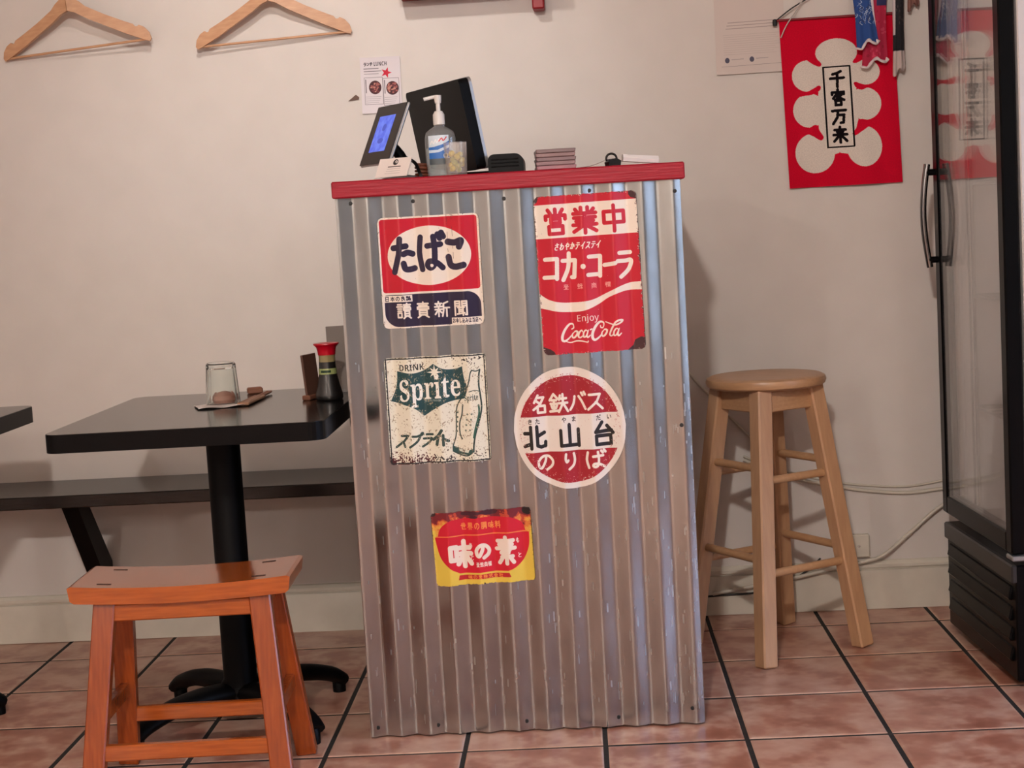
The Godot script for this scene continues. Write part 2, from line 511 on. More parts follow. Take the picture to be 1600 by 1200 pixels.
func make_materials():
	M.wall = grained(Color(0.81, 0.78, 0.75), Color(0.83, 0.80, 0.77), 0.55, Vector3(0.9, 0.9, 0.9), 11, 0.005)
	M.slate = grained(Color(0.50, 0.51, 0.52), Color(0.53, 0.54, 0.55), 0.6, Vector3(1, 1, 1), 10, 0.012)
	M.ceiling = mat(Color(0.86, 0.83, 0.78), 0.8)
	M.trim = grained(Color(0.80, 0.77, 0.71), Color(0.83, 0.80, 0.74), 0.4, Vector3(2, 2, 2), 12, 0.01)
	M.grout = grained(Color(0.09, 0.08, 0.075), Color(0.15, 0.13, 0.12), 0.9, Vector3(6, 6, 6), 13, 0.05)
	M.red_paint = grained(Color(0.57, 0.05, 0.13), Color(0.64, 0.085, 0.17), 0.45, Vector3(1.2, 16, 16), 14, 0.05)
	M.red_paint.metallic_specular = 0.38
	M.dark_red = mat(Color(0.56, 0.05, 0.10), 0.5)
	M.board = grained(Color(0.16, 0.12, 0.09), Color(0.24, 0.18, 0.13), 0.6, Vector3(10, 1.5, 10), 15)
	M.laminate = grained(Color(0.055, 0.045, 0.045), Color(0.075, 0.06, 0.06), 0.16, Vector3(1, 4, 4), 16, 0.004)
	M.black_edge = mat(Color(0.025, 0.02, 0.023), 0.4)
	M.black_edge.metallic_specular = 0.25
	M.bench = grained(Color(0.07, 0.06, 0.06), Color(0.11, 0.10, 0.095), 0.22, Vector3(1.0, 12, 12), 17, 0.02)
	M.iron = mat(Color(0.022, 0.02, 0.024), 0.5)
	M.iron.metallic_specular = 0.25
	M.orange_x = grained(Color(0.58, 0.275, 0.10), Color(0.71, 0.365, 0.14), 0.2, Vector3(1.2, 14, 14), 18, 0.01, Color(0.65, 0.32, 0.115))
	M.orange_x.clearcoat_enabled = true
	M.orange_x.clearcoat = 0.5
	M.orange_x.clearcoat_roughness = 0.12
	M.orange_y = grained(Color(0.51, 0.225, 0.09), Color(0.63, 0.305, 0.125), 0.22, Vector3(14, 1.2, 14), 19, 0.01, Color(0.57, 0.26, 0.105))
	M.birch = grained(Color(0.70, 0.535, 0.40), Color(0.78, 0.62, 0.47), 0.38, Vector3(14, 1.0, 14), 20, 0.01, Color(0.74, 0.575, 0.435))
	M.birch_x = grained(Color(0.69, 0.52, 0.37), Color(0.78, 0.61, 0.45), 0.36, Vector3(1.4, 14, 14), 21, 0.01)
	M.hanger = grained(Color(0.72, 0.53, 0.39), Color(0.80, 0.62, 0.47), 0.45, Vector3(3, 12, 12), 22, 0.01)
	M.chrome = mat(Color(0.8, 0.8, 0.8), 0.18, 1.0)
	M.nail = mat(Color(0.06, 0.055, 0.05), 0.6)
	M.black_plastic = mat(Color(0.02, 0.02, 0.024), 0.45)
	M.black_plastic.metallic_specular = 0.25
	M.grey_plastic = mat(Color(0.17, 0.16, 0.16), 0.35)
	M.silver = mat(Color(0.68, 0.68, 0.68), 0.32, 0.7)
	M.white_plastic = mat(Color(0.85, 0.84, 0.82), 0.4)
	M.fridge_white = mat(Color(0.80, 0.78, 0.77), 0.35)
	M.fridge_black = mat(Color(0.02, 0.02, 0.024), 0.3)
	M.fridge_black.metallic_specular = 0.25
	M.glass = clear(Color(1, 1, 1, 0.03), 0.0)
	M.tumbler = mat(Color(0.97, 0.99, 0.98, 0.0), 0.0)
	M.tumbler.refraction_enabled = true
	M.tumbler.refraction_scale = 0.05
	M.clear_plastic = clear(Color(0.92, 0.95, 0.95, 0.12), 0.05)
	M.frosted = clear(Color(0.93, 0.90, 0.86, 0.16), 0.08)
	M.paper = mat(Color(0.90, 0.87, 0.85), 0.8)
	M.cord_white = mat(Color(0.78, 0.75, 0.69), 0.5)

# ------------------------------------------------------------------ the corrugated face
const PITCH := 0.0692
const FACE := 0.84
var dents: FastNoiseLite
func face_z(x: float, y: float) -> float:
	# rounded crimps: straight flanks, tight ridges and valleys
	var a := 0.0066 + 0.0009 * dents.get_noise_2d(x * 60, y * 25)
	var wave := asin(0.975 * sin(TAU * (x + 0.692) / PITCH - PI / 2)) / asin(0.975)
	return FACE + a * wave + 0.0004 * dents.get_noise_2d(x * 120, y * 60)

# ------------------------------------------------------------------ build
func _ready():
	rng.seed = 20
	dents = noise(0.05, 77, 2)
	# camera
	var cam := Camera3D.new()
	cam.name = "camera"
	cam.position = Vector3(-0.329, 1.1854, 4.4732)
	cam.rotation = Vector3(-0.100045, 0.044351, -0.057325)
	cam.fov = 27.084
	cam.near = 0.05
	add_child(cam)
	cam.current = true
	# sky and exposure
	var we := WorldEnvironment.new()
	we.name = "environment"
	var env := Environment.new()
	env.background_mode = Environment.BG_SKY
	var sky := Sky.new()
	var sm := ProceduralSkyMaterial.new()
	sm.sky_top_color = Color(0.56, 0.67, 0.86)
	sm.sky_horizon_color = Color(0.72, 0.80, 0.92)
	sm.ground_horizon_color = Color(0.55, 0.58, 0.62)
	sm.ground_bottom_color = Color(0.35, 0.35, 0.36)
	sm.energy_multiplier = 10.0
	sky.sky_material = sm
	env.sky = sky
	env.ambient_light_source = Environment.AMBIENT_SOURCE_SKY
	env.tonemap_mode = Environment.TONE_MAPPER_LINEAR
	env.tonemap_exposure = 1.0
	env.sdfgi_enabled = true
	env.ssao_enabled = true
	env.ssil_enabled = true
	we.environment = env
	add_child(we)
	make_materials()
	build_lamps()
	build_room()
	build_bench()
	build_tables()
	build_saddle_stool()
	build_bar_stool()
	build_fridge()
	build_counter()
	build_signs()
	build_counter_items()
	build_table_items()
	build_wall_items()
	build_cables()

func lamp(label: String, at: Vector3, r: float, energy: float, c: Color):
	var t := thing("pendant_lamp", label, "lamp", at, 0.0, "glass globe pendant lamps on the ceiling")
	var g := mat(Color(0.95, 0.92, 0.86), 0.4)
	g.emission_enabled = true
	g.emission = c
	g.emission_energy_multiplier = 6.0
	var prof := []
	for i in 13:
		var a := -PI / 2 + PI * i / 12
		prof.append(Vector2(maxf(0.0, r * cos(a)), r * sin(a)))
	obj("globe", turned(prof, 24), g, t)
	obj("stem", turned([Vector2(0.0, r * 0.98), Vector2(0.008, r * 0.98), Vector2(0.008, 2.72 - at.y), Vector2(0.05, 2.73 - at.y), Vector2(0.05, 2.75 - at.y)], 16), M.iron, t)
	var l := OmniLight3D.new()
	l.name = "light"
	l.light_color = c
	l.light_energy = energy
	l.light_size = r
	l.omni_range = 14
	l.omni_attenuation = 2
	l.shadow_enabled = true
	t.add_child(l)

func build_lamps():
	var warm := Color(1.0, 0.965, 0.94)
	lamp("white glass globe pendant hanging behind the viewer, facing the counter", Vector3(-0.6, 2.5, 4.6), 0.07, 6.3, warm)
	lamp("added fill light globe pendant, unseen, over the far left of the dining room", Vector3(-2.9, 2.4, 6.8), 0.10, 2.4, warm)  # fill lamp added out of view to light the room
	lamp("added fill light globe pendant, unseen, over the far right of the dining room", Vector3(1.2, 2.4, 7.2), 0.10, 1.3, warm)  # second added fill, brightens the unseen right end of the room
	# recessed spot washing the wall above the counter
	var t := thing("ceiling_spot", "small black ceiling spotlight aimed at the wall behind the counter", "spotlight", Vector3(-0.95, 2.72, 1.75))
	var aim := Vector3(-1.0, 1.55, -0.2) - t.position
	var b := Basis.looking_at(aim.normalized(), Vector3.UP)
	obj("can", turned([Vector2(0.0, -0.1), Vector2(0.05, -0.1), Vector2(0.055, 0.0), Vector2(0.05, 0.0), Vector2(0.045, -0.09), Vector2(0.0, -0.09)], 24, Vector3(0, -0.03, 0), b * Basis(Vector3.RIGHT, -PI / 2)), M.iron, t)
	var g := mat(Color(1, 0.95, 0.9), 0.4)
	g.emission_enabled = true
	g.emission = warm
	g.emission_energy_multiplier = 5.0
	obj("lens", turned([Vector2(0.0, -0.03), Vector2(0.044, -0.03), Vector2(0.044, -0.026), Vector2(0.0, -0.026)], 24, Vector3(0, -0.03, 0), b * Basis(Vector3.RIGHT, -PI / 2)), g, t)
	var l := SpotLight3D.new()
	l.name = "light"
	l.light_color = warm
	l.light_energy = 1.9
	l.light_size = 0.05
	l.spot_range = 12
	l.spot_attenuation = 2
	l.spot_angle = 28
	l.spot_angle_attenuation = 1.0
	l.shadow_enabled = true
	l.position = Vector3(0, -0.03, 0) + aim.normalized() * 0.06
	l.basis = b
	t.add_child(l)

# ------------------------------------------------------------------ room
func tile_image(sd: int) -> Image:
	var n := 192
	var im := canvas(n, n, Color.WHITE)
	var a := noise(0.012, sd, 3)
	var b := noise(0.05, sd + 31, 4)
	var c := noise(0.006, sd + 61, 2)
	var base: Color = [Color(0.71, 0.50, 0.42), Color(0.74, 0.55, 0.47), Color(0.67, 0.45, 0.37), Color(0.75, 0.57, 0.49)][sd % 4]
	var blush := Color(0.80, 0.65, 0.57)
	var deep := Color(0.57, 0.35, 0.28)
	for y in n:
		for x in n:
			var e := float(mini(mini(x, y), mini(n - 1 - x, n - 1 - y)))
			var k := a.get_noise_2d(x, y) + 0.25 * b.get_noise_2d(x, y)
			var col: Color = base.lerp(blush, clampf(k * 1.3 + 0.25, 0, 1)).lerp(deep, clampf(-k * 1.0 + c.get_noise_2d(x, y) * 0.5 - 0.05, 0, 0.8))
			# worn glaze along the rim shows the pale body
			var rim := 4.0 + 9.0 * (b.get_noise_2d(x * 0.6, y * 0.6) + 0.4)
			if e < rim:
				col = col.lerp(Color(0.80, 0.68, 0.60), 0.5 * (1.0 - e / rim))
			im.set_pixel(x, y, col)
	return im

func tile_mesh(st: SurfaceTool, at: Vector3, w: float, d: float, turn := 0):
	st.set_smooth_group(-1)
	var h := Vector2(w / 2, d / 2)
	var lev := [[0.0, -0.008], [0.0, -0.0028], [0.0016, -0.0009], [0.005, 0.0]]
	var corner := [Vector2(-1, -1), Vector2(1, -1), Vector2(1, 1), Vector2(-1, 1)]
	var P := func(k, l): return at + Vector3(corner[k].x * (h.x - lev[l][0]), lev[l][1], corner[k].y * (h.y - lev[l][0]))
	var U := func(k, l):
		var q: Vector2 = corner[k] * (1.0 - lev[l][0] / h.x)
		for i in turn:
			q = Vector2(-q.y, q.x)
		return (q + Vector2.ONE) / 2
	for l in 3:
		for k in 4:
			var j := (k + 1) % 4
			var n := Vector3(corner[k].x + corner[j].x, 0.6 if l > 0 else 0.0, corner[k].y + corner[j].y)
			quad(st, P.call(k, l), P.call(j, l), P.call(j, l + 1), P.call(k, l + 1), n, [U.call(k, l), U.call(j, l), U.call(j, l + 1), U.call(k, l + 1)])
	quad(st, P.call(0, 3), P.call(1, 3), P.call(2, 3), P.call(3, 3), Vector3.UP, [U.call(0, 3), U.call(1, 3), U.call(2, 3), U.call(3, 3)])

const X0 := -4.16
const X1 := 2.56
const Z1 := 9.28
func build_room():
	var fl := struct("floor", "glazed terracotta tile floor with dark grout joints")
	obj("grout_bed", boxed(Vector3((X0 + X1) / 2, -0.0518, (Z1 - 0.6) / 2), Vector3(X1 - X0 + 0.4, 0.1, Z1 + 1.0), 0.0), M.grout, fl)
	var mats := []
	for i in 6:
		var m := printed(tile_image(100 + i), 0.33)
		m.metallic_specular = 0.5
		m.heightmap_enabled = true
		m.heightmap_texture = noise_tex(0.01, Color.BLACK, Color.WHITE, 60 + i, 2, 128)
		m.heightmap_scale = 0.06
		mats.append(m)
	var meshes := []
	for k in 4:
		var st := S()
		tile_mesh(st, Vector3.ZERO, TS - 0.0095, TS - 0.0085, k)
		meshes.append(done(st).commit())
	var rest := S()
	for i in range(-13, 8):
		for j in range(-1, 29):
			var at := Vector3((i + 0.5) * TS, 0, (j + 0.5) * TS)
			if i >= -8 and i <= 4 and j <= 6:
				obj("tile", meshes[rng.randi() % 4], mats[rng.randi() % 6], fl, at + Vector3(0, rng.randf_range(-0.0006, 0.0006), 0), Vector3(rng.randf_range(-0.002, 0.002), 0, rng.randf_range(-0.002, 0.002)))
			else:
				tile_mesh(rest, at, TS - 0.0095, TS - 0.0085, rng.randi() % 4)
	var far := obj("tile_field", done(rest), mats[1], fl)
	far.set_meta("kind", "stuff")

	# back wall, turned slightly against the tile grid
	var wall := struct("wall_back", "cream painted back wall")
	wall.position = Vector3(0, 0, -0.177)
	wall.rotation.y = WALL_TURN
	obj("plaster", boxed(Vector3(-0.8, 1.375, -0.1), Vector3(7.4, 2.75, 0.2), 0.0), M.wall, wall)
	var bb := struct("baseboard_back", "cream painted baseboard with a moulded cap")
	bb.position = wall.position
	bb.rotation.y = WALL_TURN
	var prof := PackedVector2Array([Vector2(0, 0.001), Vector2(0.012, 0.001), Vector2(0.012, 0.117), Vector2(0.005, 0.119), Vector2(0.005, 0.1225), Vector2(0.013, 0.1245), Vector2(0.013, 0.134), Vector2(0.006, 0.143), Vector2(0.0, 0.145)])
	# profile lies in (out of the wall, height): push along the wall
	obj("board", prismed(prof, -4.4, 2.8, Transform3D(Basis(Vector3(0, 0, 1), Vector3(0, 1, 0), Vector3(1, 0, 0)), Vector3.ZERO)), M.trim, bb)

	var side := struct("wall_left", "cream painted left wall")
	obj("plaster", boxed(Vector3(X0 - 0.1, 1.375, 4.5), Vector3(0.2, 2.75, 9.6), 0.0), M.wall, side)
	# right wall with a tall glazed street door
	var rw := struct("wall_right", "grey painted right wall with a street door opening")
	var dz0 := 1.3
	var dz1 := 3.1
	obj("plaster", boxed(Vector3(X1 + 0.1, 1.375, (dz0 - 0.6) / 2), Vector3(0.2, 2.75, dz0 + 0.6), 0.0), M.slate, rw)
	obj("plaster", boxed(Vector3(X1 + 0.1, 1.375, (dz1 + 9.4) / 2), Vector3(0.2, 2.75, 9.4 - dz1), 0.0), M.slate, rw)
	obj("plaster", boxed(Vector3(X1 + 0.1, 2.5, (dz0 + dz1) / 2), Vector3(0.2, 0.5, dz1 - dz0), 0.0), M.slate, rw)
	var door := struct("door_1", "glazed street door with a dark frame")
	for z in [dz0 + 0.03, (dz0 + dz1) / 2, dz1 - 0.03]:
		obj("frame_post", boxed(Vector3(X1 + 0.1, 1.125, z), Vector3(0.06, 2.25, 0.06)), M.iron, door)
	obj("frame_rail", boxed(Vector3(X1 + 0.1, 2.22, (dz0 + dz1) / 2), Vector3(0.058, 0.06, dz1 - dz0 - 0.06)), M.iron, door)
	obj("frame_rail", boxed(Vector3(X1 + 0.1, 0.06, (dz0 + dz1) / 2), Vector3(0.058, 0.12, dz1 - dz0 - 0.06)), M.iron, door)
	obj("pane", boxed(Vector3(X1 + 0.1, 1.15, (dz0 + dz1) / 2), Vector3(0.006, 2.1, dz1 - dz0 - 0.06), 0.0), M.glass, door)
	var fw := struct("wall_front", "cream painted wall at the far end of the dining room")
	obj("plaster", boxed(Vector3(-0.8, 1.375, Z1 + 0.1), Vector3(7.4, 2.75, 0.2), 0.0), M.wall, fw)
	var ce := struct("ceiling", "off-white ceiling")
	obj("panel", boxed(Vector3(-0.8, 2.83, 4.4), Vector3(7.4, 0.16, 10.2), 0.0), M.ceiling, ce)
	# pavement outside the door
	var pv := struct("floor_outside", "grey pavement outside the street door")
	obj("paving", boxed(Vector3(X1 + 2.7, -0.1, 1.7), Vector3(5.0, 0.1, 8.0), 0.0), mat(Color(0.5, 0.5, 0.5), 0.8), pv)

# where the back wall's face is at world x
func wall_at(x: float, y: float, off := 0.0) -> Vector3:
	return Vector3(x, y, -0.177 + 0.022565 * x + off)

# ------------------------------------------------------------------ furniture
func build_bench():
	var t := thing("wall_bench", "long black wooden bench fixed along the wall behind the tables", "bench", Vector3(-2.0, 0, -0.05), WALL_TURN)
	obj("seat", boxed(Vector3(-0.42, 0.478, -0.015), Vector3(3.34, 0.036, 0.30), 0.003), M.bench, t)
	for x in [0.2, 1.12, -1.3]:
		var p := PackedVector2Array([Vector2(0.10, 0.459), Vector2(0.015, 0.459), Vector2(-0.163, 0.245), Vector2(-0.163, 0.155), Vector2(-0.125, 0.155)])
		obj("bracket", prismed(p, -0.024, 0.024, Transform3D(Basis(Vector3(0, 0, 1), Vector3(0, 1, 0), Vector3(1, 0, 0)), Vector3(x, 0, 0))), M.black_edge, t)

func make_table(called: String, label: String, at: Vector3, turn := 0.0) -> Node3D:
	var t := thing(called, label, "table", at, turn, "black pedestal tables along the bench")
	var w := 0.313
	var d := 0.385
	var pl := PackedVector2Array()
	var r := 0.035
	for c in [[1, 1, 0], [-1, 1, 1], [-1, -1, 2], [1, -1, 3]]:
		for k in 7:
			var a: float = PI / 2 * c[2] + PI / 2 * k / 6
			pl.append(Vector2(c[0] * (w - r) + cos(a) * r, c[1] * (d - r) + sin(a) * r))
	var flat := Transform3D(Basis(Vector3.RIGHT, -PI / 2), Vector3.ZERO)
	obj("tabletop", prismed(pl, 0.7385, 0.78, flat, false), M.laminate, t)
	var band := PackedVector2Array()
	for p in pl:
		band.append(p * 1.0025)
	obj("edge_band", prismed(band, 0.738, 0.7785, flat, false), M.black_edge, t)
	obj("column", turned([Vector2(0.0, 0.03), Vector2(0.055, 0.03), Vector2(0.055, 0.085), Vector2(0.041, 0.11), Vector2(0.041, 0.738)], 28), M.iron, t)
	obj("mounting_plate", boxed(Vector3(0, 0.731, 0), Vector3(0.34, 0.012, 0.34)), M.iron, t)
	for k in 4:
		var a := PI / 4 + PI / 2 * k
		var dir := Vector3(cos(a), 0, sin(a))
		var pts := smooth_path([dir * 0.02 + Vector3(0, 0.075, 0), dir * 0.10 + Vector3(0, 0.082, 0), dir * 0.19 + Vector3(0, 0.075, 0), dir * 0.27 + Vector3(0, 0.052, 0), dir * 0.305 + Vector3(0, 0.03, 0)], 5)
		var rad := []
		for i in pts.size():
			rad.append(lerpf(0.040, 0.029, float(i) / pts.size()))
		var leg := obj("leg", tube(pts, rad, 12, 0.62), M.iron, t)
		obj("foot", turned([Vector2(0, 0.0), Vector2(0.017, 0.0), Vector2(0.018, 0.03), Vector2(0.012, 0.042), Vector2(0, 0.042)], 16, dir * 0.296), M.black_plastic, leg)
	return t

func build_tables():
	make_table("pedestal_table", "black rectangular pedestal table with a drinking glass and soy sauce", Vector3(-1.213, 0, 0.645))
	make_table("pedestal_table", "black pedestal table cut off by the left edge of the picture", Vector3(-2.091, 0, 0.715))

func build_saddle_stool():
	var t := thing("saddle_stool", "orange stained wooden stool with a curved saddle seat under the table", "stool", Vector3(-1.205, 0, 1.1), 0.035)
	var top := PackedVector2Array()
	var n := 16
	for i in n + 1:
		var x := lerpf(-0.228, 0.228, float(i) / n)
		top.append(Vector2(x, 0.467 + 0.010 * pow(x / 0.228, 2)))
	top.append(Vector2(0.236, 0.474))
	top.append(Vector2(0.232, 0.446))
	for i in range(n, -1, -1):
		var x := lerpf(-0.224, 0.224, float(i) / n)
		top.append(Vector2(x, 0.432 + 0.008 * pow(x / 0.224, 2)))
	top.append(Vector2(-0.232, 0.446))
	top.append(Vector2(-0.236, 0.474))
	obj("seat", prismed(top, -0.105, 0.105), M.orange_x, t)
	for sx in [-1, 1]:
		for sz in [-1, 1]:
			obj("tenon_end", boxed(Vector3(sx * 0.165, 0.4726, sz * 0.072), Vector3(0.03, 0.0012, 0.006), 0.0, Basis(Vector3.BACK, sx * 0.064)), mat(Color(0.16, 0.07, 0.04), 0.5), t)
	var c := {}
	for sx in [-1, 1]:
		for sz in [-1, 1]:
			var a := Vector3(sx * 0.205, 0.0, sz * 0.165)
			var b := Vector3(sx * 0.165, 0.434, sz * 0.072)
			c[Vector2i(sx, sz)] = [a, b]
			obj("leg", beam(a + Vector3(0, 0.003, 0), b, 0.046, 0.03, Vector3.RIGHT), M.orange_y, t)
	var at := func(sx, sz, y):
		var k: Array = c[Vector2i(sx, sz)]
		return k[0].lerp(k[1], y / 0.434)
	for sz in [-1, 1]:
		obj("apron", beam(at.call(-1, sz, 0.412), at.call(1, sz, 0.412), 0.038, 0.018, Vector3.UP), M.orange_x, t)
		obj("stretcher", beam(at.call(-1, sz, 0.125), at.call(1, sz, 0.125), 0.034, 0.02, Vector3.UP), M.orange_x, t)
	for sx in [-1, 1]:
		obj("apron", beam(at.call(sx, -1, 0.412), at.call(sx, 1, 0.412), 0.038, 0.018, Vector3.UP), M.orange_y, t)
		obj("stretcher", beam(at.call(sx, -1, 0.19), at.call(sx, 1, 0.19), 0.034, 0.02, Vector3.UP), M.orange_y, t)

func build_bar_stool():
	var t := thing("bar_stool", "tall round pale wood bar stool standing against the wall", "stool", Vector3(0.163, 0, 0.18), -0.235)
	# seat with a turned edge
	obj("seat", turned([Vector2(0, 0.713), Vector2(0.148, 0.713), Vector2(0.158, 0.719), Vector2(0.161, 0.728), Vector2(0.158, 0.738), Vector2(0.148, 0.743), Vector2(0.10, 0.741), Vector2(0, 0.738)], 48), M.birch_x, t)
	var foot := 0.232
	var head := 0.122
	var c := []
	for k in 4:
		var a := PI / 2 * k
		var dir := Vector3(cos(a), 0, sin(a))
		c.append([dir * foot, dir * head + Vector3(0, 0.714, 0)])
		obj("leg", beam(dir * foot + Vector3(0, 0.002, 0), dir * head + Vector3(0, 0.714, 0), 0.045, 0.045, (dir + dir.cross(Vector3.UP)).normalized(), 0.004), M.birch, t)
	var at := func(k, y): return c[k % 4][0].lerp(c[k % 4][1], y / 0.714)
	for k in 4:
		obj("apron", beam(at.call(k, 0.682), at.call(k + 1, 0.682), 0.055, 0.018, Vector3.UP), M.birch_x, t)
		var hi := 0.478 if k % 2 == 0 else 0.51
		var lo := 0.238 if k % 2 == 0 else 0.274
		obj("rung", tube([at.call(k, hi), at.call(k + 1, hi)], 0.011, 12), M.birch_x, t)
		obj("rung", tube([at.call(k, lo), at.call(k + 1, lo)], 0.011, 12), M.birch_x, t)

func build_fridge():
	var t := thing("glass_door_fridge", "tall black and white fridge with a glass door at the right edge", "fridge", Vector3(0.653, 0, 0.41), 0.05)
	var hw := 0.292
	var top := 1.98
	# the front looks towards -x
	obj("side_panel", boxed(Vector3(0.352, 1.14, hw - 0.014), Vector3(0.616, 1.66, 0.028)), M.fridge_white, t)
	obj("side_panel", boxed(Vector3(0.36, 1.14, -hw + 0.014), Vector3(0.6, 1.66, 0.028)), M.fridge_white, t)
	obj("back_panel", boxed(Vector3(0.648, 1.14, 0), Vector3(0.024, 1.66, hw * 2 - 0.058)), M.fridge_white, t)
	obj("roof", boxed(Vector3(0.36, top - 0.005, 0), Vector3(0.6, 0.04, hw * 2)), M.fridge_black, t)
	obj("cabinet_floor", boxed(Vector3(0.36, 0.325, 0), Vector3(0.55, 0.03, hw * 2 - 0.058)), M.fridge_white, t)
	for y in [0.62, 0.92, 1.22, 1.52]:
		var sh := obj("shelf", boxed(Vector3(0.33, y, -0.26), Vector3(0.5, 0.008, 0.008)), M.silver, t)
		for k in 9:
			obj("wire", tube([Vector3(0.09, y + 0.006, -0.25 + k * 0.0625), Vector3(0.6, y + 0.006, -0.25 + k * 0.0625)], 0.003, 6), M.silver, sh)
		obj("wire", tube([Vector3(0.09, y, -0.27), Vector3(0.09, y, 0.27)], 0.004, 6), M.silver, sh)
	for z in [-0.235, -0.205]:  # chrome strips added inside only to catch light behind the glass
		obj("added_glint_strip", boxed(Vector3(0.075, 1.14, z), Vector3(0.01, 1.56, 0.012), 0.002), M.chrome, t)
	# plinth with louvres
	obj("plinth", boxed(Vector3(0.334, 0.165, 0), Vector3(0.65, 0.285, hw * 2 - 0.01), 0.004), M.fridge_black, t)
	obj("kick_panel", boxed(Vector3(0.008, 0.285, 0), Vector3(0.016, 0.045, hw * 2 - 0.01), 0.004), M.grey_plastic, t)
	for k in 4:
		obj("louvre", boxed(Vector3(0.009, 0.085 + k * 0.05, 0), Vector3(0.014, 0.036, hw * 2 - 0.06), 0.004, Basis(Vector3.BACK, -0.22)), M.fridge_black, t)
	for z in [-0.27, 0.27]:
		for x in [0.1, 0.6]:
			obj("foot", turned([Vector2(0, 0), Vector2(0.02, 0), Vector2(0.02, 0.026), Vector2(0, 0.026)], 12, Vector3(x, 0, z)), M.black_plastic, t)
	# door
	var door := Node3D.new()
	door.name = "door"
	t.add_child(door, true)
	var y0 := 0.335
	var y1 := 1.97
	for s in [-1, 1]:
		obj("stile", boxed(Vector3(0.019, (y0 + y1) / 2, s * (hw - 0.021)), Vector3(0.038, y1 - y0, 0.042), 0.004), M.fridge_black, door)
	obj("rail", boxed(Vector3(0.019, y0 + 0.025, 0), Vector3(0.038, 0.05, hw * 2 - 0.084), 0.004), M.fridge_black, door)
	obj("rail", boxed(Vector3(0.019, y1 - 0.1, 0), Vector3(0.038, 0.2, hw * 2 - 0.084), 0.004), M.fridge_black, door)
	obj("pane", boxed(Vector3(0.007, (y0 + y1) / 2 - 0.075, 0), Vector3(0.005, y1 - y0 - 0.25, hw * 2 - 0.084), 0.0), M.glass, door)
	obj("pane", boxed(Vector3(0.024, (y0 + y1) / 2 - 0.075, 0), Vector3(0.005, y1 - y0 - 0.25, hw * 2 - 0.084), 0.0), M.glass, door)
	var hz := -hw + 0.02
	var pts := []
	for i in 13:
		var u := i / 12.0
		pts.append(Vector3(-0.020 - 0.014 * sin(PI * u), 1.005 + 0.275 * u, hz))
	obj("handle", tube(pts, 0.0085, 10), mat(Color(0.5, 0.49, 0.49), 0.2, 1.0), door)
	for y in [1.025, 1.258]:
		obj("handle_post", tube([Vector3(-0.024, y, hz), Vector3(0.002, y, hz)], 0.009, 10), M.fridge_black, door)
	obj("hinge", boxed(Vector3(0.02, 0.325, hw - 0.02), Vector3(0.04, 0.012, 0.05), 0.003), M.silver, t)

